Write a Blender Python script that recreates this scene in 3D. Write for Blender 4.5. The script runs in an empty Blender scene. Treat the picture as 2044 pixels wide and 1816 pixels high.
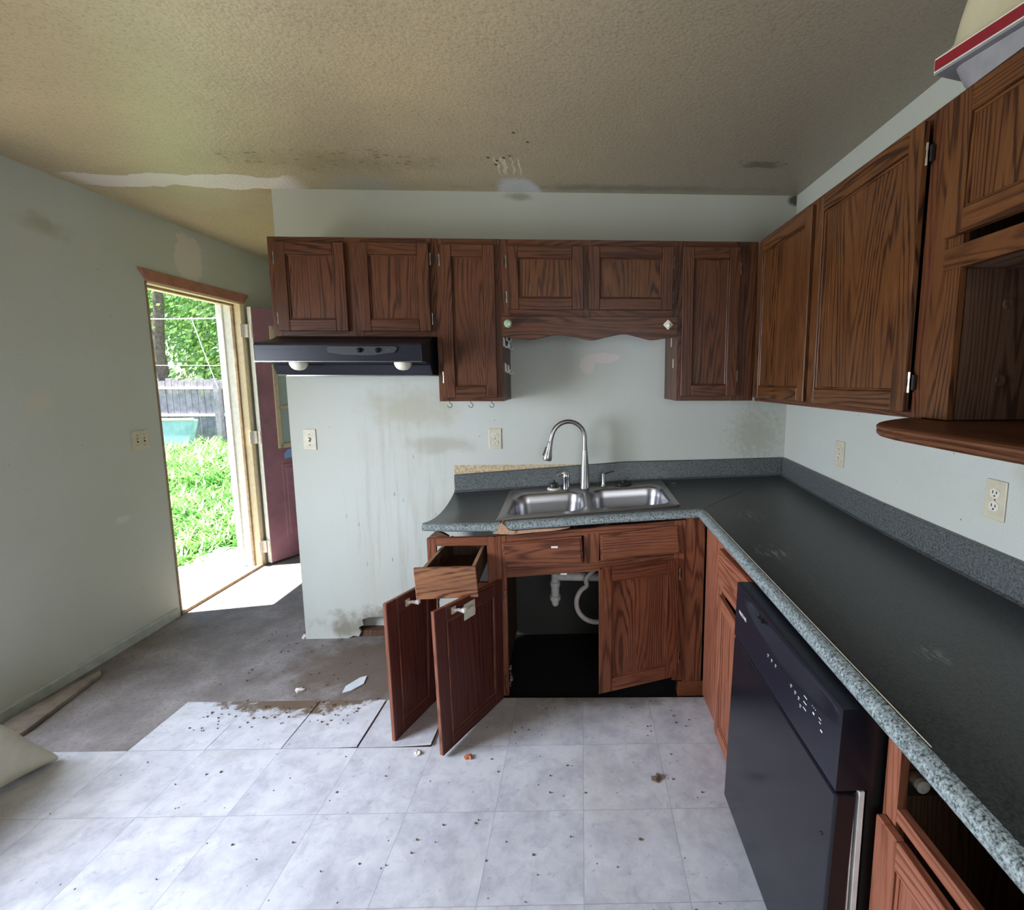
import bpy, bmesh, math, random
from mathutils import Vector, Matrix
R = math.radians
random.seed(7)
scene = bpy.context.scene
COL = scene.collection

# ------------------------------------------------------------------ camera
PIT, ROL, YAW = -0.12451386, 0.00061167, -0.03760273
FPX, CX, CY, W, H = 968.79, 1177.29, 881.02, 2044, 1816
CAM = Vector((-0.03997, -2.74698, 1.47504))
def cam_axes():
    Rz = Matrix.Rotation(YAW, 3, 'Z'); Rx = Matrix.Rotation(PIT, 3, 'X'); Ry = Matrix.Rotation(ROL, 3, 'Y')
    return Rz @ Rx @ Ry
M3 = cam_axes()
cam = bpy.data.cameras.new('camera'); camo = bpy.data.objects.new('camera', cam); COL.objects.link(camo)
mx = Matrix((M3.col[0], M3.col[2], -M3.col[1])).transposed().to_4x4(); mx.translation = CAM
camo.matrix_world = mx
cam.sensor_width = 36; cam.lens = FPX / W * 36
cam.shift_x = -(CX - W / 2) / W; cam.shift_y = (CY - H / 2) / W
cam.clip_start = .02; cam.clip_end = 200
scene.camera = camo

# ------------------------------------------------------------------ light
w = bpy.data.worlds.new('sky'); scene.world = w; w.use_nodes = True
nt = w.node_tree; nt.nodes.clear()
sky = nt.nodes.new('ShaderNodeTexSky'); sky.sky_type = 'NISHITA'; sky.sun_disc = False
sky.sun_elevation = R(62); sky.sun_rotation = R(100); sky.air_density = 1.2; sky.dust_density = 2
bg = nt.nodes.new('ShaderNodeBackground'); bg.inputs[1].default_value = 0.42
ow = nt.nodes.new('ShaderNodeOutputWorld')
nt.links.new(sky.outputs[0], bg.inputs[0]); nt.links.new(bg.outputs[0], ow.inputs[0])

def light(kind, name, loc, d, energy, color, **k):
    l = bpy.data.lights.new(name, kind); l.energy = energy; l.color = color
    for a, b in k.items(): setattr(l, a, b)
    o = bpy.data.objects.new(name, l); COL.objects.link(o); o.location = loc
    o.rotation_euler = Vector(d).to_track_quat('-Z', 'Y').to_euler()
    return o
light('SUN', 'sun', (-6, 2, 8), (.30, .062, -.93), 26, (1, .96, .88), angle=R(.6))
# daylight through the patio door in the left wall, plus an added front fill
light('AREA', 'patio_daylight', (-2.53, -1.75, 1.15), (1, .06, -.40), 54, (.74, .82, 1), shape='RECTANGLE', size=1.0, size_y=1.0, spread=R(140))
light('AREA', 'front_fill', (.2, -4.45, 1.45), (-.45, 1, -.28), 30, (.86, .92, 1), shape='RECTANGLE', size=1.7, size_y=1.1)  # added fill lamp; the front wall has no window
scene.view_settings.view_transform = 'Standard'; scene.view_settings.look = 'None'
scene.view_settings.exposure = 0.60; scene.view_settings.gamma = 1
scene.view_settings.use_curve_mapping = False
scene.cycles.use_denoising = True
scene.cycles.max_bounces = 10; scene.cycles.diffuse_bounces = 6
scene.cycles.sample_clamp_indirect = 8

# ------------------------------------------------------------------ node helper
class NT:
    def __init__(s, name):
        s.m = bpy.data.materials.new(name); s.m.use_nodes = True; s.t = s.m.node_tree; s.t.nodes.clear()
    def nd(s, typ, ins=(), **k):
        n = s.t.nodes.new(typ)
        for a, b in k.items(): setattr(n, a, b)
        for i, v in (ins.items() if isinstance(ins, dict) else enumerate(ins)):
            if v is None: continue
            if isinstance(v, bpy.types.NodeSocket): s.t.links.new(v, n.inputs[i])
            else:
                if isinstance(v, (tuple, list)) and n.inputs[i].type == 'RGBA' and len(v) == 3: v = (*v, 1)
                n.inputs[i].default_value = v
        return n
    def ma(s, op, a, b=None, c=None, clamp=False):
        return s.nd('ShaderNodeMath', [a, b, c], operation=op, use_clamp=clamp).outputs[0]
    def pos(s): return s.nd('ShaderNodeNewGeometry').outputs['Position']
    def obj(s): return s.nd('ShaderNodeTexCoord').outputs['Object']
    def uv(s): return s.nd('ShaderNodeTexCoord').outputs['UV']
    def xyz(s, v): return s.nd('ShaderNodeSeparateXYZ', [v]).outputs
    def comb(s, x, y, z): return s.nd('ShaderNodeCombineXYZ', [x, y, z]).outputs[0]
    def map(s, v, sc, loc=(0, 0, 0)): return s.nd('ShaderNodeMapping', {'Vector': v, 'Scale': sc, 'Location': loc}).outputs[0]
    def noise(s, v, scale, detail=3, rough=.55, dist=0, col=False):
        n = s.nd('ShaderNodeTexNoise', {'Vector': v, 'Scale': scale, 'Detail': detail, 'Roughness': rough, 'Distortion': dist})
        return n.outputs[1 if col else 0]
    def vor(s, v, scale, feat='F1', out=0):
        return s.nd('ShaderNodeTexVoronoi', {'Vector': v, 'Scale': scale}, feature=feat).outputs[out]
    def ramp(s, f, stops):
        n = s.nd('ShaderNodeValToRGB', [f]); e = n.color_ramp.elements
        while len(e) < len(stops): e.new(.5)
        for i, (p, c) in enumerate(stops):
            e[i].position = p; c = (c, c, c) if not isinstance(c, (tuple, list)) else c; e[i].color = (*c, 1)
        return n.outputs[0]
    def mix(s, f, a, b, bt='MIX'):
        n = s.nd('ShaderNodeMix', data_type='RGBA', blend_type=bt)
        for i, v in ((0, f), (6, a), (7, b)):
            if isinstance(v, bpy.types.NodeSocket): s.t.links.new(v, n.inputs[i])
            else: n.inputs[i].default_value = v if i == 0 else (*v, 1)
        return n.outputs[2]
    def ss(s, v, a, b):   # smoothstep a..b -> 0..1
        n = s.nd('ShaderNodeMapRange', {0: v, 1: a, 2: b, 3: 0., 4: 1.}, interpolation_type='SMOOTHSTEP'); return n.outputs[0]
    def ell(s, a, b, ca, cb, ra, rb, soft=.35, wob=None, amt=.6):
        da = s.ma('DIVIDE', s.ma('SUBTRACT', a, ca), ra); db = s.ma('DIVIDE', s.ma('SUBTRACT', b, cb), rb)
        d = s.ma('SQRT', s.ma('ADD', s.ma('MULTIPLY', da, da), s.ma('MULTIPLY', db, db)))
        if wob is not None: d = s.ma('ADD', d, s.ma('MULTIPLY', s.ma('SUBTRACT', wob, .5), amt * 2))
        return s.ss(d, 1, 1 - soft)
    def out(s, base, rough=.5, metal=0, bump=None, bs=.2, bd=.002, spec=.5, normal=None, **extra):
        ins = {'Base Color': base, 'Roughness': rough, 'Metallic': metal, 'Specular IOR Level': spec}
        ins.update(extra)
        if bump is not None:
            normal = s.nd('ShaderNodeBump', {'Height': bump, 'Strength': bs, 'Distance': bd}).outputs[0]
        if normal is not None: ins['Normal'] = normal
        p = s.nd('ShaderNodeBsdfPrincipled', ins)
        o = s.nd('ShaderNodeOutputMaterial'); s.t.links.new(p.outputs[0], o.inputs[0]); s.p = p
        return s.m
MAT = {}
def plain(name, c, rough=.5, metal=0, var=.06, scale=30, spec=.5, **k):
    t = NT(name); n = t.noise(t.obj(), scale, 4)
    c2 = tuple(x * (1 - var * 3) for x in c)
    MAT[name] = t.out(t.mix(t.ramp(n, [(.3, 0), (.7, 1)]), c2, c), rough, metal, spec=spec, bump=n, bs=.05, **k); return MAT[name]

def oak(name, dark, mid, light, rough=.38, wear=.0, k=1.):
    t = NT(name); uv = t.xyz(t.uv()); u, v = uv[0], uv[1]
    n1 = t.noise(t.comb(t.ma('MULTIPLY', u, 6.5), t.ma('MULTIPLY', v, .85), 3.1), 1, 1.5, .4)
    n2 = t.noise(t.comb(t.ma('MULTIPLY', u, 60), t.ma('MULTIPLY', v, 2.5), 1), 1, 2)
    f = t.ma('ADD', t.ma('ADD', t.ma('MULTIPLY', n1, 17 * k), t.ma('MULTIPLY', u, 40)), t.ma('MULTIPLY', n2, 1.3))
    ring = t.ma('MULTIPLY_ADD', t.ma('SINE', t.ma('MULTIPLY', f, 6.283)), .5, .5)
    pores = t.noise(t.comb(t.ma('MULTIPLY', u, 520), t.ma('MULTIPLY', v, 14), 0), 1, 2)
    big = t.noise(t.comb(t.ma('MULTIPLY', u, 9), t.ma('MULTIPLY', v, 3), 5), 1, 3)
    ln = t.ma('POWER', ring, 4.0)      # thin dark growth lines
    amp = t.ramp(t.noise(t.comb(t.ma('MULTIPLY', u, 14), t.ma('MULTIPLY', v, 1.2), 8), 1, 2), [(.35, .15), (.65, .85)])
    g = t.ma('SUBTRACT', t.ma('MULTIPLY_ADD', pores, .75, .22), t.ma('MULTIPLY', ln, amp))
    c = t.ramp(g, [(.0, dark), (.48, mid), (.85, light)])
    c = t.mix(t.ramp(big, [(.35, 0), (.75, .45)]), c, dark)
    if wear:
        wn = t.noise(t.comb(t.ma('MULTIPLY', u, 30), t.ma('MULTIPLY', v, 4), 9), 1, 6, .7)
        c = t.mix(t.ramp(wn, [(.60, 0), (.75, wear)]), c, (.32, .16, .10))
    MAT[name] = t.out(c, rough, bump=g, bs=.10, bd=.001, spec=.3)
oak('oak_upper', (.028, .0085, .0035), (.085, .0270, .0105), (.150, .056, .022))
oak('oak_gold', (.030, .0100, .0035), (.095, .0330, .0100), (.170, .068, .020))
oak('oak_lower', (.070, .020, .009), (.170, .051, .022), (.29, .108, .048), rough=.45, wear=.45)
oak('oak_drawer', (.09, .032, .018), (.30, .13, .06), (.44, .21, .10), rough=.5)
oak('oak_faded', (.14, .042, .022), (.25, .082, .042), (.36, .145, .08), rough=.5, wear=.35, k=.5)
oak('wood_inner', (.05, .022, .012), (.10, .05, .028), (.16, .09, .05), rough=.7)
oak('pine', (.22, .12, .06), (.40, .24, .13), (.52, .34, .20), rough=.7)
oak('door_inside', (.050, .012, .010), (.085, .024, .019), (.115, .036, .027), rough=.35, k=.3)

def wallmat(name, which):
    t = NT(name); P = t.pos(); x, y, z = t.xyz(P)
    fine = t.noise(P, 170, 3, .6); mid = t.noise(P, 9, 5, .6); big = t.noise(P, 2.2, 4)
    base = (.50, .515, .465)
    c = t.mix(t.ramp(big, [(.35, 0), (.7, .5)]), base, (.45, .45, .375))
    c = t.mix(t.ramp(fine, [(.30, .35), (.42, 0)]), c, (.33, .33, .27))
    def put(c, m, col, amt=1): return t.mix(t.ma('MULTIPLY', m, amt), c, col)
    spk = t.ramp(t.vor(P, 17), [(.035, 1), (.06, 0)])
    spk = t.ma('MULTIPLY', spk, t.ramp(t.noise(P, 3.1, 2), [(.53, 0), (.6, 1)]))
    c = put(c, spk, (.06, .05, .03), .8)
    if which == 'back':
        st = t.noise(t.comb(t.ma('MULTIPLY', x, 22), 0, t.ma('MULTIPLY', z, 1.6)), 1, 5, .7)
        c = put(c, t.ma('MULTIPLY', t.ell(x, z, -1.02, .75, .36, .85, .5, mid, .3), t.ramp(st, [(.48, 0), (.66, .40)])), (.34, .31, .235))
        c = put(c, t.ell(x, z, -.93, 1.33, .35, .16, .8, mid, .7), (.36, .33, .22), .6)
        c = put(c, t.ell(x, z, -.78, 1.12, .26, .07, .7, mid, .7), (.33, .31, .24), .6)
        c = put(c, t.ell(x, z, -1.1, .05, .5, .12, .6, mid, .9), (.17, .14, .09), .75)
        vs = t.ma('MULTIPLY', t.ramp(t.vor(t.comb(t.ma('MULTIPLY', x, 1), 0, t.ma('MULTIPLY', z, .22)), 26), [(.04, 1), (.10, 0)]), t.ell(x, z, -1.05, .75, .38, .7, .5, mid, .5))
        c = put(c, vs, (.10, .085, .05), .7)
        patch = t.ma('MAXIMUM', t.ell(x, z, .13, 1.60, .105, .030, .15, t.noise(P, 25, 5, .7), .6), t.ell(x, z, .05, 1.565, .045, .055, .15, t.noise(P, 25, 5, .7), .6))
        c = put(c, patch, (.60, .53, .48))
        # bare strip where the backsplash has dropped
        edge = t.ma('ADD', 1.0, t.ma('MULTIPLY', t.ma('SUBTRACT', mid, .5), .02))
        inx = t.ma('MULTIPLY', t.ss(x, -.712, -.704), t.ss(x, .62, .5))
        strip = t.ma('MULTIPLY', t.ma('LESS_THAN', z, edge), t.ma('MULTIPLY', inx, t.ma('GREATER_THAN', z, .80)))
        c = t.mix(strip, c, t.mix(t.ramp(t.noise(P, 60, 5, .7), [(.4, 0), (.6, 1)]), (.36, .26, .14), (.55, .44, .28)))
        c = put(c, t.ss(z, 2.0, 2.3), (.39, .375, .29), .55)  # dimness of the upper wall painted in, along with a grease tint
        under_sink = t.ma('MULTIPLY', t.ss(z, .86, .70), t.ma('MULTIPLY', t.ss(x, -.72, -.6), t.ss(x, .9, .7)))  # near-black over the wall behind the sink cabinet
        c = put(c, under_sink, (.025, .02, .018), .95)
        c = put(c, t.ell(x, z, 1.02, 1.17, .2, .2, .8, t.noise(P, 30, 6, .8), 1.6), (.30, .28, .20), .5)
        c = put(c, t.ell(x, z, 1.19, 2.45, .05, .04, .6, mid, .9), (.04, .035, .02), .9)
        c = put(c, t.ell(x, z, -.31, 2.45, .09, .03, .8, mid, .9), (.2, .18, .12), .7)
    if which == 'left':
        c = put(c, t.ell(y, z, .70, 2.28, .12, .18, .12, mid, .5), (.62, .57, .50))
        c = put(c, t.ell(y, z, -.2, 2.22, .16, .07, .9, mid, .9), (.33, .32, .22), .6)
        c = put(c, t.ell(y, z, -.33, 1.38, .09, .09, .9, mid, .5), (.60, .52, .40), .55)
        c = put(c, t.ell(y, z, .02, .7, .06, .03, .7, mid, .5), (.66, .62, .56), .55)
    if which == 'right':
        c = put(c, t.ss(z, 2.0, 2.3), (.42, .42, .33), .45)  # upper right wall: same painted-in dimness and grease tint
        c = put(c, t.ell(y, z, -1.55, 1.25, .16, .12, .8, mid, 1.2), (.38, .38, .28), .5)
        c = put(c, t.ell(y, z, -.98, 2.05, .16, .20, .08, None), (.44, .43, .40), .8)
    MAT[name] = t.out(c, .55, bump=t.ma('ADD', fine, t.ma('MULTIPLY', mid, 1.5)), bs=.25, bd=.0015, spec=.3)
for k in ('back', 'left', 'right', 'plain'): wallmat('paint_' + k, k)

def ceilmat():
    t = NT('ceiling_texture'); P = t.pos(); x, y, z = t.xyz(P)
    fine = t.noise(P, 125, 4, .62, .3); fine2 = t.vor(P, 60); mid = t.noise(P, 8, 5, .65); big = t.noise(P, 1.5, 4, .6)
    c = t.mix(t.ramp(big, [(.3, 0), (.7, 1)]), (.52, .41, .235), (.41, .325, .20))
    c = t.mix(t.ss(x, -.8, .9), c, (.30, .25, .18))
    c = t.mix(t.ramp(fine, [(.35, .5), (.5, 0)]), c, (.17, .13, .075))
    def put(c, m, col, amt=1): return t.mix(t.ma('MULTIPLY', m, amt), c, col)
    dots = t.ramp(t.vor(t.comb(t.ma('MULTIPLY', x, .5), y, 0), 34), [(.16, 1), (.30, 0)])
    c = put(c, t.ma('MULTIPLY', dots, t.ell(x, y, -1.2, -.36, .62, .13, .5, t.noise(P, 7, 4, .7), .8)), (.07, .045, .02), .95)
    c = put(c, t.ell(x, y, -1.15, -.33, .75, .16, .9, t.noise(P, 14, 5, .7), 1.0), (.28, .21, .11), .6)
    c = put(c, t.ell(x, y, .3, -.07, 1.0, .06, .8, mid, .9), (.15, .125, .08), .75)
    c = put(c, t.ell(x, y, -1.55, .03, .22, .12, .8, mid, .9), (.36, .22, .07), .7)
    c = put(c, t.ell(x, y, .86, -.37, .12, .05, .5, t.noise(P, 25, 5, .7), 1.5), (.10, .085, .05), .8)
    c = put(c, t.ell(x, y, -.31, .0, .135, .235, .35, mid, .35), (.56, .56, .54))
    c = put(c, t.ell(x, y, -1.1, -.08, .26, .12, .7, mid, .4), (.38, .36, .30), .8)
    for k, (dx, y0) in enumerate(((-.41, -.40), (-.375, -.37), (-.34, -.40), (-.31, -.42), (-.385, -.33))):
        lx = t.ma('ADD', x, t.ma('MULTIPLY', t.ma('SUBTRACT', t.noise(P, 16, 3), .5), .035))
        c = put(c, t.ma('MULTIPLY', t.ell(lx, y, dx + .03, -.31, .006, .12, .4), 1), (.66, .57, .42), .95)
        c = put(c, t.ell(x, y, dx, y0, .009, .012, .4, mid, .5), (.05, .03, .015))
    c = put(c, t.ell(x, y, -.27, -.626, .008, .01, .4), (.04, .03, .02))
    c = put(c, t.ell(x, y, -.22, -.55, .008, .01, .4), (.08, .05, .02))
    # pale filler band over the joint beside the wall end
    bx = t.ma('MULTIPLY', t.ss(x, -2.56, -2.45), t.ss(x, -1.36, -1.5))
    yc = t.ma('ADD', y, t.ma('MULTIPLY', t.ma('SUBTRACT', t.noise(t.comb(x, 0, 0), 3.5, 4), .5), .12))
    wid = t.ma('MULTIPLY_ADD', t.noise(P, 5, 4), .14, .012)
    band = t.ma('LESS_THAN', t.ma('ABSOLUTE', t.ma('ADD', yc, .085)), wid)
    c = put(c, t.ma('MULTIPLY', band, bx), (.70, .62, .56))
    crack = t.ma('LESS_THAN', t.ma('ABSOLUTE', t.ma('ADD', yc, .085)), t.ma('MULTIPLY', t.ma('SUBTRACT', t.noise(P, 5, 2), .52), .03))
    c = put(c, t.ma('MULTIPLY', crack, bx), (.12, .10, .08), .8)
    MAT['ceiling'] = t.out(c, .36, bump=t.ma('ADD', fine, t.ma('MULTIPLY', fine2, -.6)), bs=.5, bd=.003, spec=.8)
ceilmat()

def vinyl(name, grid=True):
    t = NT(name); P = t.obj() if grid else t.pos(); x, y, z = t.xyz(P); T = .3048
    tid = t.comb(t.ma('FLOOR', t.ma('DIVIDE', x, T)), t.ma('FLOOR', t.ma('DIVIDE', y, T)), 0)
    rnd = t.nd('ShaderNodeTexWhiteNoise', {'Vector': tid}).outputs[1]
    off = t.nd('ShaderNodeVectorMath', [rnd, (7, 7, 7)], operation='MULTIPLY').outputs[0]
    Q = t.nd('ShaderNodeVectorMath', [P, off], operation='ADD').outputs[0]
    m1 = t.noise(Q, 7, 8, .68, .25); m2 = t.noise(Q, 16, 6, .7, .5)
    c = t.ramp(m1, [(.34, (.385, .38, .405)), (.46, (.475, .47, .495)), (.60, (.555, .55, .56))])
    c = t.mix(t.ramp(m2, [(.5, 0), (.66, .55)]), c, (.34, .34, .37))
    c = t.mix(t.ramp(t.noise(P, 1.7, 5, .7), [(.52, 0), (.75, .5)]), c, (.42, .38, .32))
    c = t.mix(t.ramp(t.noise(t.map(P, (1, 1, 1), (3, 1, 0)), 26, 6, .75), [(.60, 0), (.70, .6)]), c, (.20, .17, .14))
    sp = t.ma('MULTIPLY', t.ramp(t.vor(P, 22), [(.05, 1), (.08, 0)]), t.ramp(t.noise(P, 4, 2), [(.5, 0), (.56, 1)]))
    c = t.mix(sp, c, (.06, .045, .03))
    if grid:
        g = []
        for a in (x, y):
            f = t.ma('SUBTRACT', t.ma('FRACT', t.ma('ADD', t.ma('DIVIDE', a, T), .5)), .5)
            g.append(t.ma('LESS_THAN', t.ma('ABSOLUTE', f), .0032))
        seam = t.ma('MAXIMUM', *g)
        c = t.mix(t.ma('MULTIPLY', seam, .5), c, (.12, .12, .12))
    wx, wy, wz = t.xyz(t.pos())
    gn = t.noise(t.pos(), 14, 6, .7)
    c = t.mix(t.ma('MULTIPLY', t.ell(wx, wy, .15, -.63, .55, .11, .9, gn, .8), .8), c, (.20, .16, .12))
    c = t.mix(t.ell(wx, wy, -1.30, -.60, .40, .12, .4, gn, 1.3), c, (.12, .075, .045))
    MAT[name] = t.out(c, t.ramp(m2, [(.3, .26), (.7, .5)]), bump=m2, bs=.06, spec=.45)
vinyl('vinyl_tile'); vinyl('vinyl_loose', False)

def submat():
    t = NT('subfloor'); P = t.pos(); x, y, z = t.xyz(P)
    n = t.noise(P, 5, 7, .65); f = t.noise(P, 60, 5, .7)
    c = t.ramp(n, [(.3, (.15, .13, .12)), (.55, (.235, .21, .20)), (.75, (.31, .285, .27))])
    c = t.mix(t.ramp(f, [(.35, .5), (.5, 0)]), c, (.12, .10, .085))
    c = t.mix(t.ma('MULTIPLY', t.ell(x, y, -1.1, -.3, .55, .38, .6, n, .8), .85), c, (.12, .085, .06))
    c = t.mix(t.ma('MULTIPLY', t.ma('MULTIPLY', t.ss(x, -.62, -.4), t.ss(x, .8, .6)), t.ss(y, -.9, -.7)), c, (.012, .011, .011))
    MAT['subfloor'] = t.out(c, .75, bump=t.ma('ADD', n, f), bs=.3, bd=.003, spec=.25)
submat()

def lam(name, amt, base, fleck, rough):
    t = NT(name); P = t.pos()
    a = t.noise(P, 230, 3, .7); b = t.noise(P, 110, 4, .7); s = t.noise(P, 3.2, 5, .65)
    g = t.ma('ADD', t.ma('MULTIPLY', a, .6), t.ma('MULTIPLY', b, .4))
    c = t.ramp(g, [(.40, base), (.49, tuple(x * .5 + y * .5 * amt for x, y in zip(base, fleck))), (.58, tuple(x * amt for x in fleck))])
    if name == 'laminate_top':
        x, y, z = t.xyz(P)
        c = t.mix(t.ramp(s, [(.45, 0), (.7, .35)]), c, (.045, .05, .052))
        sc = t.noise(t.map(P, (90, 14, 1)), 1, 5, .75)
        where = t.ma('MAXIMUM', t.ell(x, y, .72, -.72, .10, .12, .8, s, .5), t.ma('MAXIMUM', t.ell(x, y, .66, -1.15, .09, .1, .8, s, .5), t.ell(x, y, .74, -1.78, .05, .05, .8, s, .5)))
        c = t.mix(t.ma('MULTIPLY', where, t.ramp(sc, [(.52, 0), (.62, .7)])), c, (.35, .32, .28))
    MAT[name] = t.out(c, rough, bump=g, bs=.04, spec=.45)
lam('laminate_top', .32, (.014, .0145, .015), (.15, .165, .16), .34)
lam('laminate_edge', 1.0, (.028, .034, .036), (.33, .38, .37), .36)
lam('laminate_splash', .48, (.022, .025, .026), (.26, .285, .27), .4)

plain('particle_board', (.50, .30, .17), .85, var=.15, scale=160)
plain('black_gloss', (.009, .009, .013), .18, var=.03, spec=.35)
plain('black_enamel', (.012, .012, .019), .30, var=.05, spec=.32)
plain('black_matte', (.010, .010, .011), .5)
plain('black_rubber', (.012, .012, .012), .45)
plain('chrome', (.62, .61, .60), .18, 1, var=.02)
plain('brushed_steel', (.46, .44, .42), .30, 1, var=.03, scale=200)
t = NT('sink_steel'); MAT['sink_steel'] = t.out((.37, .355, .36), .31, 1)
plain('hinge_metal', (.50, .42, .33), .35, 1)
plain('ivory', (.58, .52, .38), .4)
plain('ivory_bright', (.70, .66, .55), .4)
plain('dark_slot', (.03, .02, .015), .6)
plain('white_plastic', (.80, .79, .77), .35)
plain('pvc', (.75, .72, .66), .5, var=.15, scale=12)
plain('hose_plastic', (.68, .60, .55), .5, var=.12, scale=12)
plain('lens', (.78, .74, .60), .35, **{'Subsurface Weight': .1})
plain('cream_plastic', (.60, .53, .34), .5, var=.10, scale=6)
plain('shaded_plastic', (.25, .235, .24), .5)  # grey stands in for shade on the cream bin's underside
plain('red_rim', (.22, .007, .014), .4)
plain('cream_rim', (.74, .68, .56), .4)
plain('off_white_pad', (.60, .57, .45), .7, var=.14, scale=5)
plain('door_red', (.30, .14, .185), .5, var=.10, scale=7)
plain('door_trim_tan', (.52, .42, .28), .5)
plain('tan_casing', (.42, .185, .12), .55, var=.1, scale=14)
plain('jamb_cream', (.72, .58, .38), .5, var=.06)
plain('jamb_white', (.78, .76, .70), .5)
plain('sill_metal', (.42, .50, .52), .4, .3)
plain('sill_wood', (.36, .24, .14), .7, var=.15)
plain('hinge_painted', (.80, .74, .66), .45)
plain('concrete', (.55, .52, .47), .85, var=.12, scale=14)
plain('rubber_mat', (.035, .035, .04), .8)
plain('fence_wood', (.30, .28, .32), .85, var=.14, scale=9)
plain('fence_rail', (.55, .52, .50), .85)
plain('pool_blue', (.30, .50, .56), .5, var=.12, scale=4)
plain('bark', (.12, .10, .085), .95, var=.2, scale=18)
plain('wire', (.75, .75, .78), .5)
plain('soil', (.16, .17, .06), .95, var=.15)
plain('glass_shard', (.62, .66, .68), .12, spec=.8)
plain('scrap', (.70, .66, .60), .7)
plain('orange_chip', (.40, .12, .05), .7)
plain('dusty_wood', (.30, .245, .20), .9, var=.15, scale=14)
plain('crumb', (.13, .085, .05), .9)
plain('grey_mold', (.36, .30, .27), .9, var=.25, scale=60)
plain('baseboard_paint', (.46, .49, .44), .5, var=.1, scale=16)
plain('yellow_drywall', (.50, .42, .26), .7)
t = NT('blue_paint'); MAT['blue_paint'] = t.out((.20, .32, .62), .5)
t = NT('green_glass'); MAT['green_glass'] = t.out((.45, .60, .38), .12, spec=.8, **{'Transmission Weight': .35, 'IOR': 1.45})
t = NT('pane_glass'); MAT['pane_glass'] = t.out((.42, .52, .53), .06, spec=.8, **{'Transmission Weight': .25})
def leafmat(name, c1, c2):
    t = NT(name); n = t.noise(t.pos(), 2.3, 3); c = t.mix(t.ramp(n, [(.35, 0), (.65, 1)]), c1, c2)
    d = t.nd('ShaderNodeBsdfDiffuse', [c]).outputs[0]; tr = t.nd('ShaderNodeBsdfTranslucent', [c]).outputs[0]
    g = t.nd('ShaderNodeBsdfGlossy', {'Color': (1, 1, 1), 'Roughness': .35}).outputs[0]
    m = t.nd('ShaderNodeMixShader', [.35, d, tr]).outputs[0]; m = t.nd('ShaderNodeMixShader', [.06, m, g]).outputs[0]
    o = t.nd('ShaderNodeOutputMaterial'); t.t.links.new(m, o.inputs[0]); MAT[name] = t.m
leafmat('grass_leaf', (.085, .25, .05), (.17, .36, .09))
leafmat('tree_leaf', (.10, .26, .07), (.26, .44, .12))
leafmat('tree_leaf_dark', (.06, .19, .08), (.14, .30, .11))

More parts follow.
